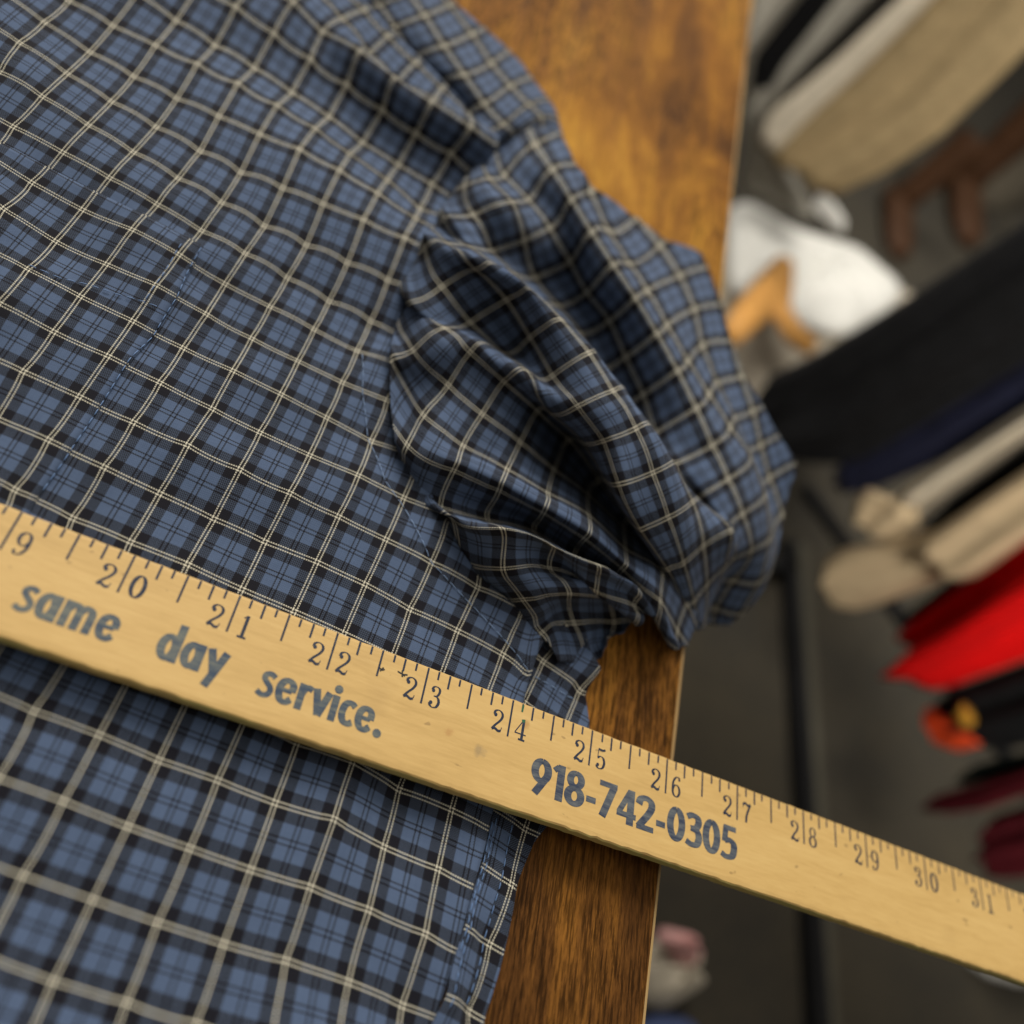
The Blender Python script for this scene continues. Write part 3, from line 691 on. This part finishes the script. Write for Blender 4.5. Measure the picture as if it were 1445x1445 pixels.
# each glyph: advance width, list of (centre line, width across uprights, width across levels) or ('dot', x, y, r)
S, H = .205, .155
SANS = {
 '0': (.56, [(arc(.28, .5, .178, .42, 90, 450, 48), S, H)]),
 '1': (.36, [(L((.235, 0), (.235, 1)), S, H), (L((.04, .80), (.16, .93)), .13, .16)]),
 '2': (.56, [(spl([(.06, .70), (.11, .86), (.27, .925), (.42, .85), (.44, .68), (.34, .46), (.20, .24), (.09, .07)]), S, H), (L((.03, .078), (.53, .078)), S, H)]),
 '3': (.54, [(spl([(.05, .84), (.2, .92), (.37, .88), (.405, .73), (.33, .58), (.17, .535)]), S, H), (spl([(.17, .535), (.36, .49), (.43, .32), (.37, .12), (.2, .075), (.04, .14)]), S, H)]),
 '4': (.58, [(L((.41, 0), (.41, 1)), S, H), (L((.37, .95), (.085, .30)), .15, .15), (L((.02, .265), (.58, .265)), S, H)]),
 '5': (.56, [(L((.1, .925), (.5, .925)), S, H), (L((.175, .96), (.135, .50)), .17, H), (spl([(.14, .53), (.28, .575), (.42, .5), (.44, .32), (.38, .13), (.2, .075), (.04, .14)]), S, H)]),
 '7': (.54, [(L((.02, .925), (.53, .925)), S, H), (L((.44, .93), (.16, 0)), S, H)]),
 '8': (.58, [(arc(.29, .735, .155, .19, 90, 450, 40), S * .95, H * .95), (arc(.29, .285, .182, .212, 90, 450, 40), S, H)]),
 '9': (.58, [(arc(.285, .655, .178, .27, 90, 450, 44), S, H), (L((.455, .56), (.17, 0)), S * .95, H)]),
 '-': (.36, [(L((.04, .34), (.31, .34)), .17, .17)]),
 's': (.45, [(spl([(.385, .575), (.27, .635), (.15, .60), (.12, .50), (.2, .405), (.31, .31), (.345, .2), (.28, .09), (.15, .065), (.02, .125)]), .155, .14)]),
 'a': (.56, [(arc(.245, .345, .155, .275, 0, 360, 44), .2, .15), (L((.425, 0), (.425, .69)), .195, .1)]),
 'm': (.84, [(L((.12, 0), (.12, .69)), .195, .1), (spl([(.12, .45), (.22, .60), (.34, .60), (.40, .48), (.40, 0)], 8), .195, .15), (spl([(.40, .45), (.5, .60), (.62, .60), (.69, .48), (.69, 0)], 8), .195, .15)]),
 'e': (.55, [(spl([(.10, .36), (.27, .36), (.43, .36)]), .1, .115), (spl([(.43, .36), (.43, .52), (.34, .615), (.2, .60), (.115, .46), (.115, .25), (.2, .09), (.34, .075), (.45, .18)]), .195, .15)]),
 'd': (.56, [(arc(.245, .345, .155, .275, 0, 360, 44), .2, .15), (L((.425, 0), (.425, 1.0)), .195, .1)]),
 'y': (.52, [(L((.08, .69), (.275, .12)), .2, .12), (L((.46, .69), (.19, -.27)), .2, .12)]),
 'r': (.40, [(L((.12, 0), (.12, .69)), .195, .1), (spl([(.13, .40), (.19, .56), (.28, .62), (.38, .59)]), .16, .16)]),
 'v': (.50, [(L((.08, .69), (.26, .02)), .2, .12), (L((.44, .69), (.26, .02)), .2, .12)]),
 'i': (.26, [(L((.13, 0), (.13, .69)), .195, .1), ('dot', .13, .86, .115)]),
 'c': (.46, [(spl([(.42, .55), (.32, .615), (.19, .59), (.115, .44), (.115, .25), (.19, .10), (.32, .075), (.42, .14)]), .195, .15)]),
 '.': (.3, [('dot', .14, .09, .12)]),
}
B_, h_ = .22, .09    # bold uprights and hair lines of the numerals
SERIF = {
 '0': (.66, [(arc(.33, .5, .235, .46, 90, 450, 48), .165, .06)]),
 '1': (.5, [(L((.27, .03), (.27, .97)), .14, .05), (L((.12, .83), (.27, .96)), .05, .05), (L((.08, .02), (.46, .02)), h_, h_)]),
 '2': (.62, [('dot', .155, .735, .085), (spl([(.085, .74), (.12, .9), (.29, .975), (.46, .90), (.515, .73), (.42, .52), (.22, .28), (.07, .06)]), .125, .045), (spl([(.07, .06), (.22, .12), (.40, .05), (.53, .09)]), .1, .115), (L((.525, .07), (.56, .25)), .04, .04)]),
 '3': (.6, [('dot', .15, .77, .08), (spl([(.09, .79), (.15, .93), (.3, .975), (.44, .90), (.46, .74), (.38, .58), (.22, .535)]), .12, .04), (spl([(.22, .535), (.42, .5), (.51, .31), (.43, .09), (.25, .025), (.12, .09), (.075, .2)]), .135, .04), ('dot', .14, .22, .085)]),
 '4': (.66, [(L((.43, .03), (.43, .97)), .14, .05), (L((.42, .95), (.045, .29)), .05, .05), (L((.03, .275), (.63, .275)), h_, .055), (L((.26, .02), (.6, .02)), h_, h_)]),
 '5': (.6, [(spl([(.12, .93), (.28, .905), (.42, .92), (.50, .97)]), .09, .10), (L((.125, .94), (.11, .5)), .04, .04), (spl([(.11, .5), (.25, .60), (.42, .55), (.50, .34), (.43, .11), (.26, .025), (.13, .07), (.075, .17)]), .135, .04), ('dot', .145, .19, .08)]),
 '6': (.62, [(spl([(.52, .9), (.40, .97), (.24, .90), (.125, .66), (.11, .36)]), .12, .045), (arc(.325, .3, .205, .275, 90, 450, 40), .13, .045), ('dot', .49, .85, .06)]),
 '7': (.6, [(spl([(.07, .88), (.22, .95), (.4, .87), (.56, .95)]), .1, .12), (L((.07, .98), (.07, .72)), .035, .035), (spl([(.55, .94), (.42, .65), (.31, .35), (.28, .03)]), .13, .05)]),
 '8': (.62, [(arc(.31, .745, .175, .22, 90, 450, 40), .1, .045), (arc(.31, .275, .21, .25, 90, 450, 40), .13, .045)]),
 '9': (.62, [(spl([(.10, .1), (.22, .03), (.38, .10), (.495, .34), (.51, .64)]), .12, .045), (arc(.295, .7, .205, .275, 90, 450, 40), .13, .045), ('dot', .135, .15, .06)]),
}
class Ink:
    def __init__(self): self.v, self.f, self.k = [], [], 0
    def poly(self, pts):
        b = len(self.v); self.v += [tuple(p) for p in pts]; self.f.append(tuple(range(b, b + len(pts))))
    def stroke(self, P, wx, wy, place):
        self.k += 1; z = .00004 + .000004 * (self.k % 5)
        d = np.gradient(P, axis=0); d /= np.linalg.norm(d, axis=1, keepdims=True) + 1e-9
        w = np.sqrt((wx * d[:, 1]) ** 2 + (wy * d[:, 0]) ** 2) / 2
        n = np.stack([-d[:, 1], d[:, 0]], 1)
        Lf, Rt = P + n * w[:, None], P - n * w[:, None]
        b = len(self.v)
        for a, c in zip(Lf, Rt):
            for q in (a, c): x, y = place(*q); self.v.append((x, y, z))
        for i in range(len(P) - 1): self.f.append((b + 2 * i, b + 2 * i + 1, b + 2 * i + 3, b + 2 * i + 2))
    def dot(self, x, y, r, place, ry=None):
        self.k += 1; z = .00004 + .000004 * (self.k % 5) + .00001
        self.poly([(*place(x + r * math.cos(t), y + (ry or r) * math.sin(t)), z) for t in np.linspace(0, 2 * math.pi, 20, endpoint=False)])
    def glyph(self, g, place):
        for st in g[1]:
            if isinstance(st[0], str): self.dot(st[1], st[2], st[3], place)
            else: self.stroke(st[0], st[1], st[2], place)
    def text(self, s_, font, x0, x1, y, h, slope=0.0):
        """Sets s_ between x0 and x1 on base line y (inches along and across the stick)."""
        tot = sum(font[c][0] for c in s_); k = (x1 - x0) / tot; x = x0
        for c in s_:
            self.glyph(font[c], lambda gx, gy, x=x: ((x + gx * k - 24) * IN, (y + slope * (x - x0) + gy * h) * IN)); x += font[c][0] * k
    def build(self, name, material): return mesh(name, self.v, self.f, material, stick, smooth=False)

ticks, nums = Ink(), Ink()
def bar(ink, x, y0, y1, w):
    ink.k += 1; z = .00004
    ink.poly([((x - w / 2 - 24) * IN, y0 * IN, z), ((x + w / 2 - 24) * IN, y0 * IN, z), ((x + w / 2 - 24) * IN, y1 * IN, z), ((x - w / 2 - 24) * IN, y1 * IN, z)])
for i in range(17 * 8, 36 * 8):
    x = i / 8 + rng.normal(0, .003)
    if i % 8 == 0: ln, w = .413, .021
    elif i % 4 == 0: ln, w = .30, .021
    elif i % 2 == 0: ln, w = .155 + .01, .022
    else: ln, w = .105, .021
    bar(ticks, x, -.020, -ln + rng.normal(0, .004), w)
for n in range(17, 36):
    a, b = str(n)
    for ch, cx in ((a, -.138), (b, .138)):
        wdt = SERIF[ch][0]; k = .235
        x = n + cx - wdt * k / 2 * .95
        nums.glyph(SERIF[ch], lambda gx, gy, x=x, k=k: ((x + gx * k * .95 - 24) * IN, (-.412 + gy * k) * IN))
ticks.build('inch_marks', INK); nums.build('inch_numbers', INK)
words = Ink()
words.text('same', SANS, 19.30, 20.15, -.872, .36)
words.text('day', SANS, 20.49, 21.11, -.858, .37)
words.text('service.', SANS, 21.43, 22.70, -.880, .37)
words.build('words', INK_WORN)
phone = Ink()
phone.text('918-742-0305', SANS, 24.325, 27.015, -.890, .372, slope=.003)
phone.build('phone_number', INK_PHONE)
# small pen marks on the half and three quarter lines between 22 and 23, green pen at 24
pen = Ink()
def pl(*p): return [((x - 24) * IN, y * IN) for x, y in p]
for seg in [((22.50, -.21), (22.535, -.22), (22.555, -.205)), ((22.515, -.24), (22.54, -.19)), ((22.69, -.175), (22.75, -.185), (22.80, -.175)), ((22.735, -.15), (22.75, -.215)), ((22.775, -.20), (22.745, -.185))]:
    P = spl(seg, 6); pen.stroke(P, .016, .016, lambda gx, gy: ((gx - 24) * IN, gy * IN))
pen.build('pen_marks', INK_BLACK)
gr = Ink()
gr.stroke(spl([(24.125, -.03), (24.12, -.11)], 6), .022, .02, lambda gx, gy: ((gx - 24) * IN, gy * IN))
gr.stroke(spl([(24.15, -.185), (24.16, -.215)], 6), .04, .03, lambda gx, gy: ((gx - 24) * IN, gy * IN))
gr.build('green_marks', INK_GREEN)

# ---------------------------------------------------------------- things behind the table
def on_plane(px, py, rng_, ref):
    """Where the line of sight meets the upright plane that lies rng_ metres off, square to the view of pixel ref."""
    n = ray(*ref).copy(); n[2] = 0; n /= np.linalg.norm(n)
    d = ray(px, py); return CAM + d * (rng_ / (d @ n))[..., None], n

def garment(name, left, right, dist, thick, material, parent, folds=2.5, depth=.012, seed=0, zmin=None):
    """A hanging garment: two outlines from hem to top, lofted into a flattened tube with soft folds."""
    l, r = np.array(left, float), np.array(right, float)
    m = 28
    def res(P):
        d = np.concatenate([[0], np.cumsum(np.linalg.norm(np.diff(P, axis=0), axis=1))]); t = np.linspace(0, d[-1], m)
        return np.stack([np.interp(t, d, P[:, i]) for i in range(2)], 1)
    l, r = res(l), res(r)
    ref = ((l[:, 0].mean() + r[:, 0].mean()) / 2, (l[:, 1].mean() + r[:, 1].mean()) / 2)
    PL, n = on_plane(l[:, 0], l[:, 1], dist, ref); PR, n = on_plane(r[:, 0], r[:, 1], dist, ref)
    g = np.random.default_rng(seed); ph = g.uniform(0, 6, 4)
    verts, faces = [], []
    S_ = 28
    for i in range(m):
        v = i / (m - 1)
        for k in range(S_):
            a = 2 * math.pi * k / S_
            s_ = .5 - .5 * math.cos(a)
            p = PL[i] * (1 - s_) + PR[i] * s_
            rip = depth * (math.sin(folds * 2 * math.pi * s_ + ph[0] + .8 * v) + .5 * math.sin(folds * 4.3 * math.pi * s_ + ph[1] - v * 1.7)) * math.sin(math.pi * s_)
            off = -math.sin(a) * thick / 2 * (1 if math.sin(a) > 0 else .8) + rip
            q = p + n * off
            if zmin is not None: q[2] = max(q[2], zmin)
            verts.append(q)
    for i in range(m - 1):
        for k in range(S_):
            faces.append((i * S_ + k, i * S_ + (k + 1) % S_, (i + 1) * S_ + (k + 1) % S_, (i + 1) * S_ + k))
    faces.append(tuple(range(S_))[::-1]); faces.append(tuple((m - 1) * S_ + k for k in range(S_)))
    return mesh(name, verts, faces, material, parent)

KHAKI = fabric('khaki_cotton', (.27, .20, .105), .15)
CREAM = fabric('cream_cotton', (.52, .46, .36), .1)
WHITE = fabric('white_cotton', (.50, .495, .465), .12)
BLACK = fabric('black_wool', (.0055, .0055, .006), .3)
NAVY = fabric('navy_wool', (.008, .009, .022), .3)
BEIGE = fabric('beige_cotton', (.44, .335, .205), .1)
RED = fabric('red_cotton', (.55, .0015, .0015), .12)
ORANGE = fabric('orange_cotton', (.50, .045, .008), .12)
YELLOW = fabric('mustard_cotton', (.36, .18, .02), .12)
MAROON = fabric('maroon_cotton', (.075, .006, .01), .2)
GREENB = fabric('bottle_green_wool', (.006, .012, .010), .3)
BROWN = fabric('brown_leather', (.035, .015, .006), .3, .6)
GREYC = fabric('grey_cotton', (.24, .21, .165), .1)
PINK = fabric('pink_plush', (.62, .34, .32), .15)
BLUEC = fabric('blue_cotton', (.05, .07, .15), .2)
HANGER = fabric('varnished_wood', (.48, .24, .065), .15, .5)
RACK = 'clothes hanging behind the table'

def hung(name, label, cat, parts, dist):
    t_ = thing(name, label, cat, group=None)
    first = None
    for pn, left, right, dd, thick, mat, kw in parts:
        garment(pn, left, right, dist + dd, thick, mat, t_, **kw)
    return t_

def single(name, label, cat, left, right, dist, thick, mat, **kw):
    o = garment(name, left, right, dist, thick, mat, None, **kw); tag(o, label, cat); return o

hung('trousers', 'khaki trousers hanging behind the table, above the white bag', 'trousers', [
    ('front_leg', [(1074, 200), (1085, 165), (1185, 85), (1285, -10), (1420, -150)], [(1180, 275), (1250, 243), (1330, 190), (1450, 72), (1600, -120)], 0, .06, KHAKI, dict(folds=2.2, depth=.016, seed=3)),
    ('cream_lining', [(1072, 192), (1084, 162), (1180, 82), (1276, -8), (1400, -150)], [(1095, 215), (1130, 178), (1215, 100), (1310, 5), (1440, -130)], -.035, .03, CREAM, dict(folds=1, depth=.004, seed=4))], 1.55)  # cream strip paints the bright highlight along the leg's left edge
single('black_trousers', 'narrow black garment edge hanging left of the khaki trousers', 'garment', [(1106, 130), (1170, 65), (1240, -8), (1380, -150)], [(1124, 136), (1185, 76), (1262, -4), (1410, -150)], 1.60, .03, BLACK, seed=5)
single('grey_shirt', 'light grey shirt hanging between two black garments by the table edge', 'shirt', [(1050, 255), (1062, 130), (1110, 75), (1185, -10), (1320, -150)], [(1150, 305), (1105, 215), (1120, 130), (1260, -10), (1400, -150)], 1.68, .04, fabric('pale_grey_cotton', (.36, .34, .29), .1), seed=6)
single('dark_jacket', 'black jacket hanging beside the top corner of the table', 'jacket', [(1058, 120), (1064, 78), (1132, -8), (1250, -150)], [(1090, 122), (1108, 90), (1185, -8), (1320, -150)], 1.62, .04, BLACK, seed=7)
single('white_shirt', 'white shirt hanging behind the far table corner, left of the black jacket', 'shirt', [(1040, 100), (1055, 40), (1065, -10), (1150, -150)], [(1060, 130), (1075, 78), (1145, -8), (1270, -150)], 1.75, .04, fabric('white_poplin', (.55, .52, .45), .06), seed=8)
tg = single('paper_tag', 'small white paper tag hanging from the khaki trouser hem', 'tag', [(1146, 292), (1150, 282), (1158, 272)], [(1190, 328), (1194, 312), (1180, 290)], 1.5, .012, WHITE, seed=9, depth=.002)

# white bag, hanger and shoes on the floor
def mound(name, outline, z, height, material, parent=None, seed=0, ripple=.25):
    """A soft heap: an outline on a level plane, raised towards its middle."""
    P = np.array([at(x, y, z) for x, y in outline]); n = len(P); m = 40
    d = np.concatenate([[0], np.cumsum(np.linalg.norm(np.diff(np.vstack([P, P[:1]]), axis=0), axis=1))])
    t = np.linspace(0, d[-1], m, endpoint=False); Pc = np.vstack([P, P[:1]])
    R = np.stack([np.interp(t, d, Pc[:, i]) for i in range(3)], 1)
    for _ in range(2): R = .5 * R + .25 * (np.roll(R, 1, 0) + np.roll(R, -1, 0))
    c = R.mean(0); g = np.random.default_rng(seed); ph = g.uniform(0, 6, 3)
    verts, faces = [tuple(c + (0, 0, height))], []
    rows = 9
    for j in range(1, rows + 1):
        f = j / rows
        for k in range(m):
            a = 2 * math.pi * k / m
            q = c + (R[k] - c) * f
            hgt = height * (1 - f ** 3) * (1 + ripple * math.sin(3 * a + ph[0] + 2 * f) + ripple * .6 * math.sin(7 * a + ph[1])) if j < rows else 0
            verts.append((q[0], q[1], q[2] + hgt))
    for k in range(m): faces.append((0, 1 + k, 1 + (k + 1) % m))
    for j in range(rows - 1):
        for k in range(m):
            a = 1 + j * m + k; b = 1 + j * m + (k + 1) % m
            faces.append((a, a + m, b + m, b))
    base = len(verts)
    for k in range(m): verts.append((R[k][0], R[k][1], z - .012))
    for k in range(m):
        a = 1 + (rows - 1) * m + k; b = 1 + (rows - 1) * m + (k + 1) % m
        faces.append((a, base + k, base + (k + 1) % m, b))
    faces.append(tuple(base + k for k in range(m))[::-1])
    return mesh(name, verts, faces, material, parent)

shelf = bmesh.new()
crate_z = -.62
P = [at(x, y, crate_z - .02) for x, y in ((1010, 290), (1300, 420), (1120, 640), (960, 620))]
tv = [shelf.verts.new(tuple(p)) for p in P]; bv = [shelf.verts.new((p[0], p[1], FLOOR)) for p in P]
shelf.faces.new(tv); shelf.faces.new(bv[::-1])
for i in range(4): shelf.faces.new((tv[i], bv[i], bv[(i + 1) % 4], tv[(i + 1) % 4]))
tag(from_bm('storage_box', shelf, GREYC), 'low grey box on the floor beneath the white bag and the wooden hanger', 'box')
tag(mound('bag', [(1030, 285), (1062, 280), (1110, 322), (1165, 335), (1210, 352), (1280, 402), (1262, 430), (1190, 475), (1140, 455), (1090, 440), (1050, 430), (1030, 400)], crate_z, .035, WHITE, seed=2),
    'crumpled white cloth bag lying on the low box past the table edge', 'bag')
hg = bmesh.new()
def arm(bm, pts, z, h):
    rr_ = []
    for x, y, w in pts:
        c = at(x, y, z); dx = np.array([1, -.4, 0]) / 1.077
        rr_.append((c, w))
    for i in range(len(rr_) - 1):
        pass
    ringv = []
    for i, (c, w) in enumerate(rr_):
        d = (rr_[min(i + 1, len(rr_) - 1)][0] - rr_[max(i - 1, 0)][0]); d /= np.linalg.norm(d)
        s_ = np.cross(d, [0, 0, 1]); s_ /= np.linalg.norm(s_)
        ringv.append([bm.verts.new(tuple(c + s_ * w * math.cos(a) + np.array([0, 0, h * math.sin(a)]))) for a in np.linspace(0, 2 * math.pi, 10, endpoint=False)])
    for a, b in zip(ringv[:-1], ringv[1:]):
        for k in range(10): bm.faces.new((a[k], a[(k + 1) % 10], b[(k + 1) % 10], b[k]))
    bm.faces.new(ringv[0]); bm.faces.new(ringv[-1][::-1])
hang = thing('hanger', 'honey coloured wooden coat hanger lying on the white bag beside the shirt sleeve', 'hanger', tuple(at(1100, 400, crate_z + .05)))
arm(hg, [(1108, 372, .02), (1085, 415, .034), (1050, 450, .026), (1030, 475, .018)], crate_z + .05, .014); from_bm('arm', hg, HANGER, hang, True)
hg = bmesh.new()
arm(hg, [(1105, 385, .024), (1095, 430, .032), (1120, 470, .03), (1145, 490, .024)], crate_z + .052, .014); from_bm('arm', hg, HANGER, hang, True)

def boot(label, heel, size, lean):
    t_ = thing('boot', label, 'boot', (*at(*heel, FLOOR)[:2], FLOOR), 'brown boots on the dark floor')
    c = at(*heel, FLOOR)
    bm = bmesh.new(); rr_ = []
    for z, rx, ry, oy in ((.03, .04, .05, 0), (.1, .038, .045, .004), (.2, .045, .05, .012), (.27, .05, .055, .016)):
        rr_.append([bm.verts.new((c[0] + rx * size * math.cos(a) + lean * z, c[1] + ry * size * math.sin(a) + oy, FLOOR + z * size)) for a in np.linspace(0, 2 * math.pi, 16, endpoint=False)])
    for a, b in zip(rr_[:-1], rr_[1:]):
        for k in range(16): bm.faces.new((a[k], a[(k + 1) % 16], b[(k + 1) % 16], b[k]))
    bm.faces.new(rr_[0][::-1]); from_bm('shaft', bm, BROWN, t_, True)
    bm = bmesh.new(); rr_ = []
    for y, w, h in ((.05, .03, .05), (.03, .042, .08), (-.05, .042, .07), (-.13, .048, .055), (-.19, .04, .045), (-.215, .018, .03)):
        rr_.append([bm.verts.new((c[0] + w * size * math.cos(a), c[1] + y * size, FLOOR + .004 + max(0, h * size * (.5 + .5 * math.sin(a))))) for a in np.linspace(0, 2 * math.pi, 14, endpoint=False)])
    for a, b in zip(rr_[:-1], rr_[1:]):
        for k in range(14): bm.faces.new((a[k], a[(k + 1) % 14], b[(k + 1) % 14], b[k]))
    bm.faces.new(rr_[0]); bm.faces.new(rr_[-1][::-1]); from_bm('foot', bm, BROWN, t_, True)
boot('tall brown leather boot on the floor below the khaki trousers, the one further right', (1340, 275), 1.2, 0)
boot('brown leather boot on the floor left of the taller boot and behind the white bag', (1250, 300), .95, .1)
tag(mound('grey_bundle', [(1360, 270), (1375, 210), (1420, 170), (1500, 150), (1520, 230), (1460, 290), (1400, 300)], FLOOR + .012, .09, fabric('dark_taupe_cotton', (.05, .042, .03), .2), seed=12), 'dark taupe cloth bundle on the floor right of the brown boots', 'bundle')

single('coat', 'long black coat hanging at the right, its hem beside the sleeve cuff', 'coat', [(1076, 575), (1072, 555), (1090, 528), (1150, 500), (1246, 443), (1445, 314), (1640, 180)], [(1110, 640), (1130, 650), (1165, 655), (1215, 650), (1300, 600), (1445, 515), (1640, 400)], 1.02, .07, BLACK, seed=21, depth=.03, folds=1.6)
single('navy_jacket', 'dark navy jacket hanging just below the black coat', 'jacket', [(1185, 655), (1200, 640), (1300, 585), (1445, 490), (1640, 370)], [(1195, 695), (1230, 692), (1330, 650), (1445, 580), (1640, 470)], 1.06, .05, NAVY, seed=22)
hung('cream_shirt', 'cream shirt hanging under the navy jacket with a folded cuff', 'shirt', [
    ('sleeve', [(1240, 720), (1275, 690), (1330, 652), (1445, 576), (1640, 450)], [(1290, 745), (1310, 722), (1350, 692), (1445, 625), (1640, 500)], 0, .04, CREAM, dict(seed=23)),
    ('cuff', [(1205, 725), (1208, 700), (1225, 690), (1250, 700)], [(1250, 762), (1275, 758), (1298, 740), (1295, 720)], -.03, .03, BEIGE, dict(seed=24, folds=2, depth=.008))], 1.03)
single('dark_gap_sheet', 'black sheet standing for the shaded gap between the cream shirt and the beige jacket', 'shirt', [(1300, 745), (1345, 700), (1445, 628), (1640, 500)], [(1312, 775), (1370, 745), (1445, 700), (1640, 580)], 1.08, .04, BLACK, seed=25)  # shade in the gap between the garments, made as a black sheet
hung('beige_jacket', 'beige jacket hanging at the right above the red shirt, one sleeve end showing', 'jacket', [
    ('sleeve', [(1312, 770), (1316, 752), (1360, 722), (1445, 664), (1640, 530)], [(1352, 816), (1375, 816), (1400, 800), (1445, 766), (1640, 640)], 0, .06, BEIGE, dict(seed=26, folds=1.5)),
    ('cuff', [(1168, 810), (1170, 785), (1195, 772), (1250, 764), (1318, 748)], [(1195, 856), (1215, 860), (1250, 850), (1300, 832), (1352, 812)], .02, .06, BEIGE, dict(seed=27, folds=1.2, depth=.005))], .98)
single('dark_belt', 'black strap showing under the beige jacket cuff', 'strap', [(1275, 870), (1300, 850), (1345, 815)], [(1290, 882), (1325, 868), (1360, 830)], 1.04, .02, BLACK, seed=28)
single('red_shirt', 'bright red shirt hanging at the right below the beige jacket', 'shirt', [(1268, 893), (1300, 868), (1350, 830), (1445, 746), (1640, 590)], [(1316, 974), (1345, 968), (1390, 952), (1445, 932), (1640, 850)], 1.0, .06, RED, seed=29, depth=.04, folds=1.2)
hung('black_sweater', 'black sweater with orange and mustard trim hanging below the red shirt', 'sweater', [
    ('body', [(1322, 990), (1345, 972), (1390, 955), (1445, 935), (1640, 850)], [(1375, 1052), (1400, 1056), (1425, 1056), (1450, 1052), (1640, 1000)], .02, .05, BLACK, dict(seed=30)),
    ('orange_trim', [(1304, 1004), (1308, 999), (1318, 997)], [(1332, 1054), (1355, 1060), (1384, 1052)], 0, .03, ORANGE, dict(seed=31, depth=.004)),
    ('mustard_trim', [(1352, 1004), (1354, 996), (1359, 992)], [(1365, 1026), (1371, 1026), (1375, 1020)], -.02, .02, YELLOW, dict(seed=32, depth=.003))], 1.0)
single('green_trousers', 'very dark green trousers hanging below the black sweater', 'trousers', [(1362, 1092), (1380, 1078), (1445, 1062), (1640, 990)], [(1366, 1108), (1385, 1104), (1445, 1090), (1640, 1050)], 1.05, .04, GREENB, seed=33)
single('dark_red_sweater', 'dark red sweater hanging under the dark green trousers', 'sweater', [(1312, 1132), (1322, 1120), (1380, 1106), (1445, 1086), (1640, 1010)], [(1320, 1146), (1345, 1148), (1390, 1142), (1445, 1122), (1640, 1090)], 1.02, .04, MAROON, seed=34)
single('maroon_trousers', 'maroon trousers hanging lowest at the right edge', 'trousers', [(1396, 1165), (1405, 1150), (1445, 1138), (1640, 1080)], [(1400, 1236), (1415, 1240), (1450, 1238), (1640, 1200)], 1.04, .05, MAROON, seed=35)

# base of the clothes rack on the floor
def floor_bar(a, b, w, h, lift=0.0):
    A_, B_ = at(*a, FLOOR), at(*b, FLOOR); d = B_ - A_; d /= np.linalg.norm(d); s_ = np.cross(d, [0, 0, 1]) * w / 2
    bm = bmesh.new()
    lo = [A_ - s_, A_ + s_, B_ + s_, B_ - s_]
    v0 = [bm.verts.new((p[0], p[1], FLOOR + lift + .0005)) for p in lo]; v1 = [bm.verts.new((p[0], p[1], FLOOR + lift + h)) for p in lo]
    bm.faces.new(v0); bm.faces.new(v1)
    for i in range(4): bm.faces.new((v0[i], v0[(i + 1) % 4], v1[(i + 1) % 4], v1[i]))
    return bm
rack = thing('clothes_rack', 'black metal base of a clothes rack on the dark carpet', 'clothes rack', tuple(at(1200, 790, FLOOR)))
from_bm('base_rail', floor_bar((1128, 690), (1318, 945), .02, .02), METAL, rack)
from_bm('base_rail', floor_bar((1318, 945), (1620, 1340), .02, .02), METAL, rack)
from_bm('base_rail', floor_bar((1104, 770), (1152, 1600), .024, .025), METAL, rack)
from_bm('base_rail', floor_bar((1110, 800), (960, 806), .024, .025), METAL, rack)
STRIP = fabric('grey_metal_strip', (.05, .046, .034), .1, .5)
tag(from_bm('floor_strip', floor_bar((1130, 770), (1180, 1600), .022, .006), STRIP), 'dull grey strip on the carpet along the black rack base', 'strip')

# odds and ends on the floor at the bottom edge
tag(mound('cream_bundle', [(928, 1318), (955, 1325), (972, 1365), (966, 1405), (940, 1425), (910, 1420), (895, 1360)], FLOOR + .012, .05, CREAM, seed=41), 'cream bundle on the floor beside the lower table edge', 'bundle')
tag(mound('pink_cloth', [(936, 1308), (958, 1318), (974, 1348), (972, 1372), (960, 1362), (948, 1338), (930, 1324)], FLOOR + .06, .03, PINK, seed=42), 'pink cloth draped over the cream bundle by the lower table edge', 'cloth')
tag(mound('blue_cloth', [(880, 1460), (930, 1428), (975, 1436), (990, 1480), (930, 1520)], FLOOR + .012, .03, BLUEC, seed=43), 'blue cloth on the floor at the bottom edge beside the table', 'cloth')
tag(mound('white_bundle', [(1362, 1352), (1400, 1378), (1450, 1392), (1470, 1375), (1450, 1340), (1400, 1335)], FLOOR + .012, .045, WHITE, seed=44), 'small white bundle on the floor below the far end of the yardstick', 'bundle')
